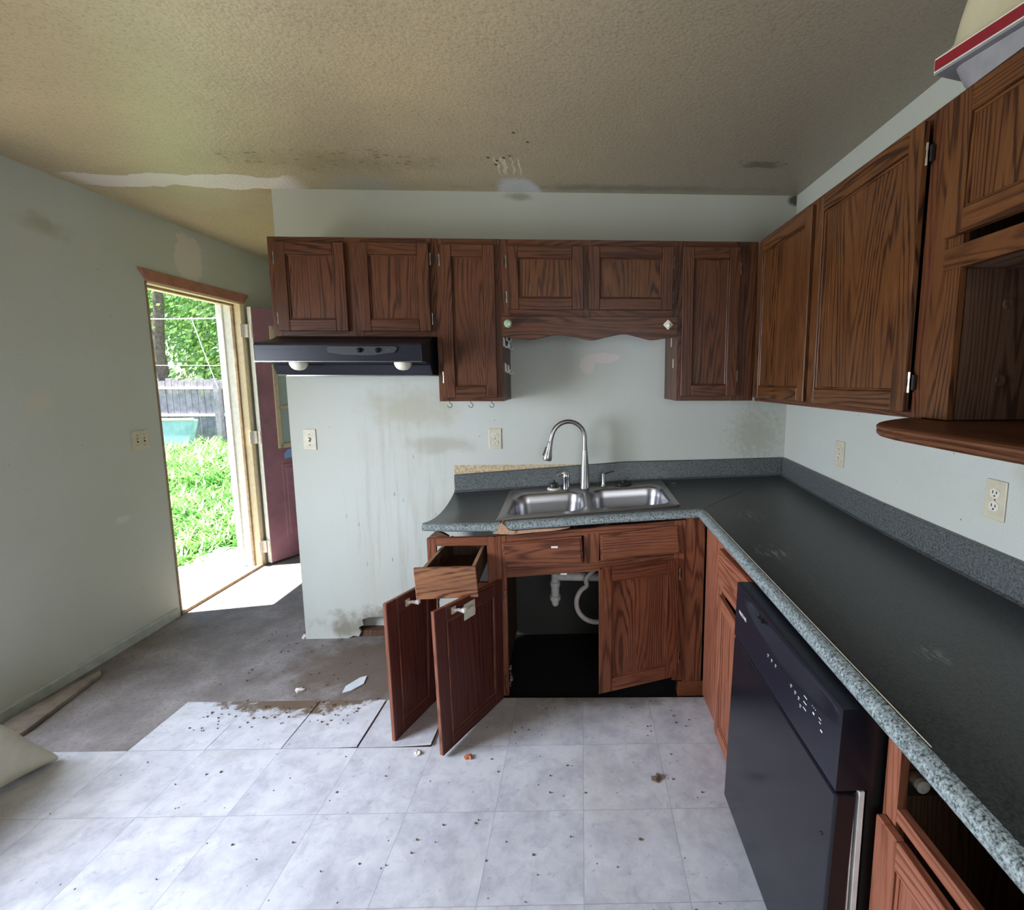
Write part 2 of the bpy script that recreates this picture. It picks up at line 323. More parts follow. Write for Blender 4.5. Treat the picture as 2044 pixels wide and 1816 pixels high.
# ------------------------------------------------------------------ mesh helper
V = Vector
class MB:
    def __init__(s, T=None): s.v = []; s.f = []; s.T = T
    def av(s, p):
        p = V(p); s.v.append(s.T(p) if s.T else p); return len(s.v) - 1
    def af(s, idx, uvs=None, m=0): s.f.append((idx, uvs, m))
    def box(s, x0, x1, y0, y1, z0, z1, g='z', m=0, fm=None):
        if x0 > x1: x0, x1 = x1, x0
        if y0 > y1: y0, y1 = y1, y0
        if z0 > z1: z0, z1 = z1, z0
        P = [(x, y, z) for z in (z0, z1) for y in (y0, y1) for x in (x0, x1)]
        I = [s.av(p) for p in P]; gi = 'xyz'.index(g); r1, r2 = random.random() * 9, random.random() * 9
        for q, ax, sd in (((0, 2, 3, 1), 2, 0), ((4, 5, 7, 6), 2, 1), ((0, 1, 5, 4), 1, 0), ((2, 6, 7, 3), 1, 1), ((0, 4, 6, 2), 0, 0), ((1, 3, 7, 5), 0, 1)):
            rest = [a for a in range(3) if a != ax]
            if gi in rest: cr = [a for a in rest if a != gi][0]; al = gi; k = 1
            else: cr, al = rest; k = .3
            uv = [(P[i][cr] + r1, P[i][al] * k + r2) for i in q]
            s.af([I[i] for i in q], uv, fm.get((ax, sd), m) if fm else m)
        return s
    def prism(s, pts, a0, a1, axis='y', m=0, me=None, g=None):
        """extrude 2d polygon along axis; pts are the two other coords in xyz order"""
        def mk(p, a):
            q = list(p); q.insert('xyz'.index(axis), a); return q
        n = len(pts); A = [s.av(mk(p, a0)) for p in pts]; B = [s.av(mk(p, a1)) for p in pts]; r = random.random() * 5
        def uv(p): return (p[0] + r, p[1] + r) if g != 0 else (p[1] + r, p[0] + r)
        s.af(A[::-1], [uv(p) for p in pts[::-1]], m); s.af(B, [uv(p) for p in pts], m)
        d = 0
        for i in range(n):
            j = (i + 1) % n; L = math.dist(pts[i], pts[j])
            s.af([A[i], A[j], B[j], B[i]], [(d + r, a0), (d + L + r, a0), (d + L + r, a1), (d + r, a1)] if g is None else [(a0, d), (a0, d + L), (a1, d + L), (a1, d)], m if me is None else me); d += L
        return s
    def loft(s, rings, closed=True, caps=True, m=0):
        R_ = [[s.av(p) for p in r] for r in rings]; n = len(rings[0])
        for a in range(len(R_) - 1):
            for i in range(n if closed else n - 1):
                j = (i + 1) % n
                mm = m[i] if isinstance(m, (list, tuple)) else m
                s.af([R_[a][i], R_[a][j], R_[a + 1][j], R_[a + 1][i]], None, mm)
        if caps and closed:
            mm = m[0] if isinstance(m, (list, tuple)) else m
            s.af(R_[0][::-1], None, mm); s.af(R_[-1], None, mm)
        return s
    def tube(s, pts, r, seg=12, m=0, caps=True):
        pts = [V(p) for p in pts]; n = len(pts); rr = r if isinstance(r, (list, tuple)) else [r] * n
        rings = []; up = None
        for i, p in enumerate(pts):
            t = (pts[min(i + 1, n - 1)] - pts[max(i - 1, 0)]).normalized()
            if up is None: up = t.orthogonal().normalized()
            else: up = (up - t * up.dot(t)).normalized()
            b = t.cross(up)
            rings.append([p + (up * math.cos(2 * math.pi * k / seg) + b * math.sin(2 * math.pi * k / seg)) * rr[i] for k in range(seg)])
        return s.loft(rings, True, caps, m)
    def lathe(s, prof, c, axis=(0, 0, 1), seg=24, m=0):
        c = V(c); ax = V(axis).normalized(); u = ax.orthogonal().normalized(); b = ax.cross(u)
        return s.loft([[c + ax * h + (u * math.cos(2 * math.pi * k / seg) + b * math.sin(2 * math.pi * k / seg)) * max(r, 1e-5) for k in range(seg)] for r, h in prof], True, True, m)
    def build(s, name, mats, parent=None, bevel=0, smooth=False, seg=1, fix=True, **props):
        if not isinstance(mats, (list, tuple)): mats = [mats]
        me = bpy.data.meshes.new(name); me.from_pydata([tuple(v) for v in s.v], [], [f[0] for f in s.f])
        for mt in mats: me.materials.append(MAT[mt])
        ul = me.uv_layers.new(name='UVMap')
        for p, (idx, uv, m) in zip(me.polygons, s.f):
            p.material_index = m; p.use_smooth = smooth
            for k, li in enumerate(p.loop_indices):
                if uv: ul.data[li].uv = uv[k]
                else:
                    co = s.v[idx[k]]; ul.data[li].uv = (co.x + co.y * .5, co.z)
        if fix:
            bm = bmesh.new(); bm.from_mesh(me); bmesh.ops.recalc_face_normals(bm, faces=bm.faces); bm.to_mesh(me); bm.free()
        o = bpy.data.objects.new(name, me); COL.objects.link(o)
        if bevel:
            b = o.modifiers.new('bevel', 'BEVEL'); b.width = bevel; b.segments = seg; b.limit_method = 'ANGLE'; b.angle_limit = R(40)
        if smooth:
            try:
                me.set_sharp_from_angle(angle=R(40))
            except Exception: pass
        if parent: o.parent = parent
        for k, v in props.items(): o[k] = v
        return o
def thing(name, label, cat, loc=(0, 0, 0), group=None):
    o = bpy.data.objects.new(name, None); COL.objects.link(o); o.empty_display_size = .05
    o['label'] = label; o['category'] = cat
    if group: o['group'] = group
    return o
def tag(o, label, cat, group=None):
    o['label'] = label; o['category'] = cat
    if group: o['group'] = group
    return o
def struct(o): o['kind'] = 'structure'; return o
def bil(c00, c10, c11, c01, w, h, N):
    c00, c10, c11, c01, N = map(V, (c00, c10, c11, c01, N)); N = N.normalized()
    def T(p):
        s, t = p.x / w, p.z / h
        return (c00 * (1 - s) + c10 * s) * (1 - t) + (c01 * (1 - s) + c11 * s) * t - N * p.y
    return T

# ------------------------------------------------------------------ room shell
XR, XL, XW, HC, ZS = 1.195, -1.605, -2.578, 2.474, -.03
YF, YB = -4.6, 2.7
# floor
mb = MB(); mb.box(XW - .14, XR + .1, YF - .1, YB + .1, ZS - .1, ZS)
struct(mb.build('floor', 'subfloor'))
T = .3048; TH = -.0194
mb = MB()
def tl(i, j): return (i * T, j * T)
mb.prism([tl(-14, 0), tl(-14, -13), tl(3.2, -13), tl(3.2, .9), tl(3.8, .9), tl(3.8, .93), tl(1.75, .95), tl(-2.02, 1.0), tl(-2.02, 0)], -.029, 0, 'z')
vo = mb.build('floor', 'vinyl_tile'); vo.location = (0, -.9334, 0); vo.rotation_euler = (0, 0, TH); struct(vo)
# ceiling
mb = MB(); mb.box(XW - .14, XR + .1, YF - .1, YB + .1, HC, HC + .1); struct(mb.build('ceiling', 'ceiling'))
# back wall: outer drywall skin with a ragged hole at the bottom, and the solid part behind it
mb = MB()
mb.prism([(XL, ZS), (-1.36, ZS), (-1.33, -.015), (-1.30, -.02), (-1.285, .01), (-1.30, .035), (-1.27, .05), (-1.275, .085), (-1.23, .098), (-.95, .105), (-.9, ZS), (XR, ZS), (XR, HC), (XL, HC)], 0, .014, 'y')
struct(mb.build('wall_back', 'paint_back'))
mb = MB(); mb.box(XL, XR + .1, .075, .12, ZS, HC)
mb.box(XL, XL + .05, .0135, .08, ZS, HC); mb.box(-1.44, -1.40, .0135, .08, ZS, HC); mb.box(-.90, -.86, .0135, .08, ZS, HC)
struct(mb.build('wall_back', 'paint_plain'))
mb = MB(); mb.box(-1.40, -.90, .016, .074, ZS, .008); tag(mb.build('sole_plate', 'wood_inner'), 'bare wooden sole plate showing inside the broken hole at the wall foot', 'board')
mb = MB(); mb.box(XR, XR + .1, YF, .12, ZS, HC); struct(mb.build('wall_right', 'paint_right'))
# left wall with exterior doorway and patio opening
DY0, DY1, DZ = .335, 1.185, 2.075
PY0, PY1, PZ = -2.75, -.78, 2.05
mb = MB()
for a, b, z0, z1 in ((DY1, YB, ZS, HC), (DY0, DY1, DZ, HC), (PY1, DY0, ZS, HC), (PY0, PY1, PZ, HC), (YF, PY0, ZS, HC)):
    mb.box(XW - .13, XW, a, b, z0, z1)
struct(mb.build('wall_left', 'paint_left'))
mb = MB(); mb.box(XW - .13, XR + .1, YF - .1, YF, ZS, HC)
struct(mb.build('wall_front', 'paint_plain'))
mb = MB(); mb.box(XW - .13, XL, YB, YB + .1, ZS, HC); mb.box(XL, XL + .05, .12, YB, ZS, HC); struct(mb.build('wall_hall', 'paint_plain'))
# baseboard on the left wall
mb = MB(); mb.prism([(XW, ZS), (XW + .012, ZS), (XW + .012, .018), (XW + .006, .028), (XW, .03)], PY1, DY0 - .02, 'y')
struct(mb.build('baseboard_left', 'baseboard_paint'))
# patio glazing (behind the left edge of the photo)
mb = MB()
for a, b in ((PY0, PY0 + .06), (PY1 - .06, PY1), (-1.8, -1.73)): mb.box(XW - .10, XW - .03, a, b, 0, PZ)
mb.box(XW - .10, XW - .03, PY0, PY1, PZ - .06, PZ); mb.box(XW - .10, XW - .03, PY0, PY1, ZS, .05)
mb2 = MB(); mb2.box(XW - 1.3, XW - .131, PY0 - .3, PY1 + .25, PZ + .08, PZ + .14); struct(mb2.build('added_awning', 'jamb_white'))  # unseen awning added to keep sun out of the patio opening
wn = mb.build('window_1', 'jamb_white', bevel=.003); struct(wn)

# doorway casing, jambs, sill
mb = MB()
mb.prism([(DY0 - .045, 2.138), (DY1 + .085, 2.138), (DY1 + .02, 2.068), (DY0 + .012, 2.068)], XW, XW + .016, 'x', g=0)
struct(mb.build('trim_1', 'tan_casing', bevel=.003))
mb = MB()
mb.box(XW - .005, XW + .004, DY0 + .0, DY0 + .012, ZS, 2.068, m=0)
struct(mb.build('trim_2', 'sill_wood'))
mb = MB()   # right jamb: cream inner stop strip, then white exterior part
mb.box(XW - .05, XW + .004, DY1 - .018, DY1 + .03, ZS, DZ, m=0)
mb.box(XW - .064, XW - .045, DY1 - .032, DY1, ZS, DZ, m=1)
mb.box(XW - .135, XW - .05, DY1 - .022, DY1 + .03, ZS, DZ, m=2)
mb.box(XW - .17, XW - .125, DY1 - .035, DY1 + .06, ZS, DZ + .05, m=2)
mb.box(XW - .05, XW + .004, DY0, DY1, DZ - .018, DZ, m=0)
mb.box(XW - .064, XW - .045, DY0, DY1, DZ - .032, DZ, m=1)
mb.box(XW - .135, XW - .05, DY0, DY1, DZ - .022, DZ, m=0)
mb.box(XW - .17, XW - .125, DY0 - .05, DY1 + .06, DZ - .02, DZ + .06, m=2)
mb.box(XW - .17, XW - .125, DY0 - .06, DY0 - .01, ZS, DZ, m=2)
struct(mb.build('trim_3', ['jamb_cream', 'sill_wood', 'jamb_white'], bevel=.002))
mb = MB()
mb.box(XW - .02, XW + .012, DY0, DY1, ZS - .005, -.008, m=0)
mb.box(XW - .10, XW - .02, DY0, DY1, ZS - .02, -.022, m=1)
mb.prism([(XW - .22, -.055), (XW - .10, -.055), (XW - .10, -.026), (XW - .12, -.024)], DY0, DY1, 'y', m=1)
struct(mb.build('trim_4', ['sill_wood', 'sill_metal'], bevel=.002))

# exterior door leaf, swung in past square
dr = bpy.data.objects.new('door_1', None); COL.objects.link(dr); dr['kind'] = 'structure'
HP = V((XW + .066, DY1 + .010, -.012)); ang = R(62)
LU = V((math.cos(ang), math.sin(ang), 0)); LN = V((LU.y, -LU.x, 0))  # face towards the room side / camera
LW, LH, LT = .86, 2.055, .044
def LTf(p): return HP + LU * p.x + V((0, 0, 1)) * p.z + LN * (-p.y)
wx0, wx1, wz0, wz1 = .145, .715, .955, 1.905
mb = MB(LTf)
mb.box(0, wx0, 0, LT, 0, LH); mb.box(wx1, LW, 0, LT, 0, LH); mb.box(wx0, wx1, 0, LT, 0, wz0); mb.box(wx0, wx1, 0, LT, wz1, LH)
for (a, b) in ((.14, .40), (.46, .72)):
    mb.box(a, b, -.006, 0, .17, .80); mb.box(a + .03, b - .03, -.010, -.004, .20, .77)
mb.build('door_leaf', 'door_red', dr, bevel=.002)
mb = MB(LTf); mb.box(-.004, 0, -.001, LT + .001, 0, LH); mb.box(-.004, .03, LT, LT + .002, 0, LH); mb.build('door_edge', 'jamb_white', dr)
mb = MB(LTf)
for a, b, c, d in ((wx0 - .02, wx0 + .018, wz0 - .02, wz1 + .02), (wx1 - .018, wx1 + .02, wz0 - .02, wz1 + .02), (wx0, wx1, wz0 - .02, wz0 + .018), (wx0, wx1, wz1 - .018, wz1 + .02), (wx0, wx1, 1.262, 1.285), (wx0, wx1, 1.575, 1.598), (.325, .345, wz0, wz1), (.515, .535, wz0, wz1)):
    mb.box(a, b, -.010, .006, c, d)
mb.build('window_trim', 'door_trim_tan', dr, bevel=.003)
mb = MB(LTf); mb.box(wx0, wx1, .012, .016, wz0, wz1); mb.build('window_pane', 'pane_glass', dr)
mb = MB(LTf); mb.prism([(.17, .845), (.33, .86), (.34, .925), (.20, .92), (.165, .885)], -.0035, -.0005, 'y'); mb.build('paint_patch', 'blue_paint', dr)
for hz in (.13, 1.03, 1.86):
    mb = MB()
    mb.box(XW + .002, XW + .030, DY1 - .002, DY1 + .002, hz - .05, hz + .05); mb.box(XW + .002, XW + .006, DY1 - .035, DY1 - .002, hz - .05, hz + .05)
    mb.tube([(XW + .030, DY1 + .004, hz - .05), (XW + .030, DY1 + .004, hz + .05)], .007, 10)
    mb.T = LTf; mb.box(-.012, .0, -.004, LT * .75, hz - .05 + .012, hz + .05 + .012)
    mb.build('hinge', 'hinge_painted', dr, bevel=.001)

# ------------------------------------------------------------------ cabinet parts
def hinge(parent, p, up=(0, 0, 1), out=(0, -1, 0), side=(1, 0, 0), L=.055):
    p, up, out, side = V(p), V(up), V(out), V(side)
    mb = MB(); mb.tube([p - up * L / 2 + out * .008, p - up * L * .18 + out * .008, p - up * L * .17 + out * .008, p + up * L * .17 + out * .008, p + up * L * .18 + out * .008, p + up * L / 2 + out * .008], [.0034, .0034, .0026, .0026, .0034, .0034], 8)
    def T(q): return p + side * q.x + up * q.z - out * q.y
    mb.T = T; mb.box(.0045, .012, -.004, .0, -L * .36, L * .36, m=1)
    return mb.build('hinge', ['hinge_metal', 'black_matte'], parent, smooth=True)
def cab_door(parent, c00, c10, c11, c01, N, mats=('oak_upper', 'oak_gold'), fw=.055, hinges=None, th=.019, flip=False, inner=None, bevel=.0025):
    """corners seen from outside: bottom-left, bottom-right, top-right, top-left; N = outward normal. Doors sit in front of the given plane."""
    c00, c10, c11, c01 = map(V, (c00, c10, c11, c01)); w = (c10 - c00).length; h = (c01 - c00).length
    Tf = bil(c00, c10, c11, c01, w, h, N)
    mb = MB(Tf); fm = {(1, 1): 2} if inner else None
    mb.box(0, fw, -th, 0, 0, h, 'z', 0, fm); mb.box(w - fw, w, -th, 0, 0, h, 'z', 0, fm)
    mb.box(fw, w - fw, -th, 0, 0, fw, 'x', 0, fm); mb.box(fw, w - fw, -th, 0, h - fw, h, 'x', 0, fm)
    d = .007
    for a, b, e, f, g in ((fw, fw + d, fw, h - fw, 'z'), (w - fw - d, w - fw, fw, h - fw, 'z'), (fw, w - fw, fw, fw + d, 'x'), (fw, w - fw, h - fw - d, h - fw, 'x')):
        mb.box(a, b, -th * .72, 0, e, f, g, 0)
    o = mb.build('door', [mats[0], mats[1], inner or mats[0]], parent, bevel=bevel)
    mb = MB(Tf); mb.box(fw + .002, w - fw - .002, -th * .45, -.003, fw + .002, h - fw - .002, 'z', 0, {(1, 1): 1})
    mb.build('door_panel', [mats[1], inner or mats[1]], o)
    if hinges:
        sd, zs = hinges
        U = (c10 - c00).normalized(); Z = (c01 - c00).normalized()
        for z in zs:
            q = (c00 if sd < 0 else c10) + U * sd * .004 + Z * z
            hinge(o, q, Z, V(N).normalized(), U * sd)
    return o
def xform_z(mb_T): return mb_T

# ---- upper cabinets on the back wall
YFc, YD = -.305, -.306
def upper(label, x0, x1, z0, z1, doors, stiles, rails, open_l=False, extra=None, mats=('oak_upper', 'oak_upper')):
    t = thing('upper_cabinet', label, 'cabinet', group=None)
    mb = MB(); th = .015
    mb.box(x0, x0 + th, YFc + .018, -.002, z0, z1 - .012, 'z'); mb.box(x1 - th, x1, YFc + .018, -.002, z0, z1 - .012, 'z')
    mb.box(x0 + th, x1 - th, YFc + .018, -.002, z0 + .006, z0 + .02, 'x'); mb.box(x0 + th, x1 - th, YFc + .018, -.002, z1 - .03, z1 - .016, 'x')
    mb.box(x0 + th, x1 - th, -.012, -.002, z0 + .02, z1 - .03, 'z')
    mb.build('carcass', 'oak_upper', t)
    mb = MB()
    for a, b in stiles: mb.box(a, b, YFc, YFc + .018, z0, z1, 'z')
    for a, b, c, d in rails: mb.box(a, b, YFc + .0004, YFc + .018, c, d, 'x')
    mb.build('face_frame', 'oak_upper', t, bevel=.001)
    for (a, b, c, d, hs, hz) in doors:
        cab_door(t, (a, YD, c), (b, YD, c), (b, YD, d), (a, YD, d), (0, -1, 0), mats, hinges=(hs, hz))
    return t
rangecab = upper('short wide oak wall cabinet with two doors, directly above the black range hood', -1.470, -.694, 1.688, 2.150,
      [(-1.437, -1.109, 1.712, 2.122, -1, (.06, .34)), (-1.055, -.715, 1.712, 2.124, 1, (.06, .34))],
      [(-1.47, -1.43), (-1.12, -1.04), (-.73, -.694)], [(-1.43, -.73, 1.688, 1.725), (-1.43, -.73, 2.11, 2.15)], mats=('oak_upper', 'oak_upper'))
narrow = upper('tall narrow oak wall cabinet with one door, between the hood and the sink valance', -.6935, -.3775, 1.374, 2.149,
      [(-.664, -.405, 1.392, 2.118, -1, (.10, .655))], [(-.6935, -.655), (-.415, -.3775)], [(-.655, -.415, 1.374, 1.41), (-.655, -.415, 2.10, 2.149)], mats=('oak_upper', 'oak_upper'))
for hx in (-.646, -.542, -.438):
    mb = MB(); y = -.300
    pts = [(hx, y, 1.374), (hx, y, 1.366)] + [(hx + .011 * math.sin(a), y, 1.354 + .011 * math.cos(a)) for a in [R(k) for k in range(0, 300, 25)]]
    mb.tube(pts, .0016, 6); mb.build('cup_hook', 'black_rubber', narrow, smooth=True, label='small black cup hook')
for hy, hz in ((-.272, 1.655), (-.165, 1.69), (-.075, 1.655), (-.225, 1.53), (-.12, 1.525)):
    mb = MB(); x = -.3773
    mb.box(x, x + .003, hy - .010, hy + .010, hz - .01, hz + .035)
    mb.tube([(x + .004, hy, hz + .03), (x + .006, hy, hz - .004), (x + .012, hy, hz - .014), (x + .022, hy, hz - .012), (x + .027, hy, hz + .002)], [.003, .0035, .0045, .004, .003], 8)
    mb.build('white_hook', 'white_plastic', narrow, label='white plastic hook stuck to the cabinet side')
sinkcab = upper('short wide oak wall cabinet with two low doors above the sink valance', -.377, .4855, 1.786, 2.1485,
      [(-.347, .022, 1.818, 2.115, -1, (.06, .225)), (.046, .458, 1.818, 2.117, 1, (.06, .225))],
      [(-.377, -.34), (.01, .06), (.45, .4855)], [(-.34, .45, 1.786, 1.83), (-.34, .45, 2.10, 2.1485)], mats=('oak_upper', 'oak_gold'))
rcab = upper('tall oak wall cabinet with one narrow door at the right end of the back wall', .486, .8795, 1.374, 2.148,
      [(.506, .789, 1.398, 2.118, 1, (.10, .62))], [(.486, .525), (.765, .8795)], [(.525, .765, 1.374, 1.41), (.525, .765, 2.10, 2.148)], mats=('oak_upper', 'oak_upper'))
for hy, hz in ((-.175, 1.655), (-.23, 1.545)):
    mb = MB(); mb.box(.4835, .4862, hy - .008, hy + .006, hz - .005, hz + .04)
    mb.build('hook_base', 'ivory', rcab, label='leftover cream hook bases')

# valance board
val = thing('valance', 'scalloped oak valance board spanning between the cabinets above the sink', 'valance')
pts = [(-.374, 1.785), (-.374, 1.69)]
ctrl = [(-.374, 1.690), (-.31, 1.680), (-.248, 1.672), (-.18, 1.684), (-.113, 1.698), (-.03, 1.689), (.058, 1.672), (.14, 1.688), (.218, 1.702), (.29, 1.688), (.355, 1.674), (.42, 1.682), (.484, 1.694)]
def cr(P, n=6):
    out = []
    for i in range(len(P) - 1):
        p0 = P[max(i - 1, 0)]; p1 = P[i]; p2 = P[i + 1]; p3 = P[min(i + 2, len(P) - 1)]
        for k in range(n):
            t = k / n
            out.append(tuple(.5 * ((2 * b) + (-a + c) * t + (2 * a - 5 * b + 4 * c - d) * t * t + (-a + 3 * b - 3 * c + d) * t ** 3) for a, b, c, d in zip(p0, p1, p2, p3)))
    out.append(tuple(P[-1])); return out
pts = [(-.3765, 1.785)] + cr(ctrl) + [(.485, 1.785)]
mb = MB(); mb.prism(pts, -.324, -.305, 'y', g=0)
# grain runs along the board
mb.f = [(i, [(u[1], u[0]) for u in uv] if uv and k < 2 and False else uv, m) for k, (i, uv, m) in enumerate(mb.f)]
mb.build('board', 'oak_upper', val, bevel=.0015)
mb = MB(); mb.lathe([(.010, 0), (.010, .006), (.018, .012), (.0205, .020), (.0195, .028), (.013, .034), (.0, .036)], (-.343, -.324, 1.748), (0, -1, 0), 10)
mb.build('knob', 'green_glass', val, label='faceted green glass knob')
mb = MB(); dd = .026
mb.prism([(.437, 1.748 - dd), (.437 + dd, 1.748), (.437, 1.748 + dd), (.437 - dd, 1.748)], -.330, -.324, 'y')
mb.lathe([(.012, 0), (.010, .010), (.0, .012)], (.439, -.330, 1.744), (0, -1, 0), 14); mb.box(.436, .442, -.346, -.338, 1.735, 1.755)
mb.build('catch_knob', 'ivory_bright', val, bevel=.003, label='cream diamond-shaped catch')

# ---- range hood
hood = thing('range_hood', 'black under-cabinet range hood with two round lamp lenses', 'range hood')
hx0, hx1 = -1.452, -.712
mb = MB()
prof = [(-.500, 1.562), (-.503, 1.636), (-.494, 1.645), (-.36, 1.672), (-.325, 1.687), (-.003, 1.687), (-.003, 1.500), (-.33, 1.500), (-.345, 1.506), (-.37, 1.552), (-.470, 1.562)]
mb.prism(prof, hx0, hx1, 'x'); mb.build('hood_shell', 'black_enamel', hood, bevel=.004, seg=2)
mb = MB(); mb.box(hx0 + .002, hx1 - .002, -.5045, -.498, 1.5595, 1.5635); mb.box(hx0 + .05, hx1 - .01, -.348, -.340, 1.499, 1.503); mb.build('trim_strip', 'chrome', hood, label='thin bright metal edge strip')
mb = MB(); mb.prism([(-1.13, 1.620), (-1.125, 1.598), (-1.05, 1.588), (-.93, 1.587), (-.83, 1.600), (-.815, 1.622), (-.83, 1.630), (-1.12, 1.630)], -.508, -.500, 'y')
cp = mb.build('control_panel', 'black_matte', hood, bevel=.002)
for kx in (-.985, -.905):
    mb = MB(); mb.lathe([(.011, 0), (.011, .006), (.008, .012), (0, .013)], (kx, -.507, 1.611), (0, -1, 0), 14); mb.build('switch_knob', 'black_gloss', cp, smooth=True)
mb = MB(); mb.box(-.865, -.845, -.5095, -.507, 1.612, 1.615); mb.build('marking', 'chrome', hood)
mb = MB(); mb.box(-1.42, -1.15, -.5035, -.5, 1.613, 1.6140); mb.build('groove', 'black_matte', hood)
for lx in (-1.300, -.824):
    mb = MB()
    mb.lathe([(.040, 0), (.038, .012), (.030, .026), (.018, .034), (0, .037)], (lx, -.425, 1.560), (0, 0, -1), 24); mb.build('lamp_lens', 'lens', hood, smooth=True, label='cream domed lamp lens')

# ---- upper cabinets on the right wall (fronts face -x at x = .882)
XF = .882
ecab = thing('upper_cabinet', 'long oak wall cabinet on the right wall with two large doors, nearer the corner', 'cabinet')
mb = MB(); z0, z1 = 1.374, 2.148; y0, y1 = -.327, -1.500
mb.box(XF + .018, XR - .002, y0 - .015, y0, z0, z1 - .012, 'z'); mb.box(XF + .018, XR - .002, y1, y1 + .015, z0, z1 - .012, 'z')
mb.box(XF + .018, XR - .002, y1 + .015, y0 - .015, z0 + .006, z0 + .02, 'y'); mb.box(XF + .018, XR - .002, y1 + .015, y0 - .015, z1 - .03, z1 - .016, 'y'); mb.box(XR - .012, XR - .002, y1 + .015, y0 - .015, z0 + .02, z1 - .03)
mb.build('carcass', 'oak_upper', ecab)
mb = MB()
for a, b in ((y0, -.375), (-.86, -.925), (-1.46, y1)): mb.box(XF, XF + .018, a, b, z0, z1, 'z')
mb.box(XF + .0004, XF + .018, y0, y1, z0, 1.412, 'y'); mb.box(XF + .0004, XF + .018, y0, y1, 2.10, z1, 'y')
mb.build('face_frame', 'oak_upper', ecab, bevel=.001)
def rdoor(parent, ya, yb, za, zb, mats, hinges=None, xo=0, xo2=None):
    xo2 = xo if xo2 is None else xo2
    return cab_door(parent, (XF - xo, ya, za), (XF - xo2, yb, za), (XF - xo2, yb, zb), (XF - xo, ya, zb), (-1, 0, 0), mats, hinges=hinges)
rdoor(ecab, -.352, -.872, 1.392, 2.128, ('oak_gold', 'oak_gold'))
rdoor(ecab, -.905, -1.462, 1.390, 2.128, ('oak_gold', 'oak_gold'), hinges=(1, (.08, .655)), xo=.001, xo2=.008)
fcab = thing('microwave_cabinet', 'oak wall cabinet with an open niche and a rounded shelf, nearest on the right wall', 'cabinet')
y0, y1 = -1.5005, -2.26; zn = 1.742; z0b = 1.378
mb = MB()
mb.box(XF + .018, XR - .002, y0 - .016, y0, z0b, z1 - .012, 'z'); mb.box(XF + .018, XR - .002, y1, y1 + .016, z0b, z1 - .012, 'z')
mb.box(XF + .018, XR - .002, y1 + .016, y0 - .016, zn, zn + .016, 'y'); mb.box(XF + .018, XR - .002, y1 + .016, y0 - .016, z1 - .03, z1 - .016, 'y')
mb.box(XR - .012, XR - .002, y1 + .016, y0 - .016, z0b, z1 - .03, 'z'); mb.box(XF + .03, XR - .02, y0 - .075, y0 - .016, z0b, zn, 'z')
mb.build('carcass', 'wood_inner', fcab)
mb = MB()
mb.box(XF, XF + .018, -1.588, y0, z0b, z1, 'z'); mb.box(XF, XF + .018, y1, y1 + .08, z0b, z1, 'z')
mb.box(XF - .001, XF + .018, y1 + .08, -1.535, zn, 1.795, 'y'); mb.box(XF - .0004, XF + .018, y1 + .08, -1.588, 2.10, z1, 'y')
mb.build('face_frame', 'oak_gold', fcab, bevel=.001)
cab_door(fcab, (XF - .001, -1.548, 1.815), (XF - .001, -2.17, 1.815), (XF - .001, -2.17, 2.132), (XF - .001, -1.548, 2.132), (-1, 0, 0), ('oak_gold', 'oak_gold'), hinges=(-1, (.07, .25)))
for yy, zz in ((-1.578, 1.86), (-1.578, 1.46)):   # screw caps in the niche side
    pass
for zz in (1.66, 1.475):
    mb = MB(); mb.lathe([(.014, 0), (.012, .003), (.004, .0035), (0, .002)], (1.02, -1.576, zz), (0, -1, 0), 16)
    mb.build('screw_cap', 'wood_inner', fcab, smooth=True)
# shelf with rounded front corner
def shelf_outline(off):
    P = [(XR - .004, -1.43), (.93, -1.43)]
    ctrl = [(.93, -1.43), (.86, -1.462), (.79, -1.51), (.725, -1.57), (.68, -1.632), (.655, -1.72), (.648, -1.84), (.645, -2.0), (.645, -2.30)]
    c = cr(ctrl, 5)
    out = []
    for i, p in enumerate(c):
        a = V(c[max(i - 1, 0)]); b = V(c[min(i + 1, len(c) - 1)]); tn = (b - a).normalized(); nrm = V((-tn.y, tn.x))
        if nrm.x > 0: nrm = -nrm
        out.append((p[0] + nrm.x * off, p[1] + nrm.y * off))
    return [(XR - .004, -1.43)] + out + [(XR - .004, -2.30)]
mb = MB(); rings = []
for off, z in ((-.014, 1.3755), (-.004, 1.373), (0, 1.369), (0, 1.364), (-.003, 1.362), (-.0005, 1.358), (-.001, 1.352), (-.006, 1.347), (-.016, 1.345)):
    rings.append([(p[0], p[1], z) for p in shelf_outline(off)])
mb.loft(rings, True, True)
for k, (i, uv, m) in enumerate(mb.f): mb.f[k] = (i, [(mb.v[q].x * 1 + mb.v[q].z, mb.v[q].y) for q in i], m)
mb.build('shelf', 'oak_upper', fcab, label='protruding shelf with a rounded corner')

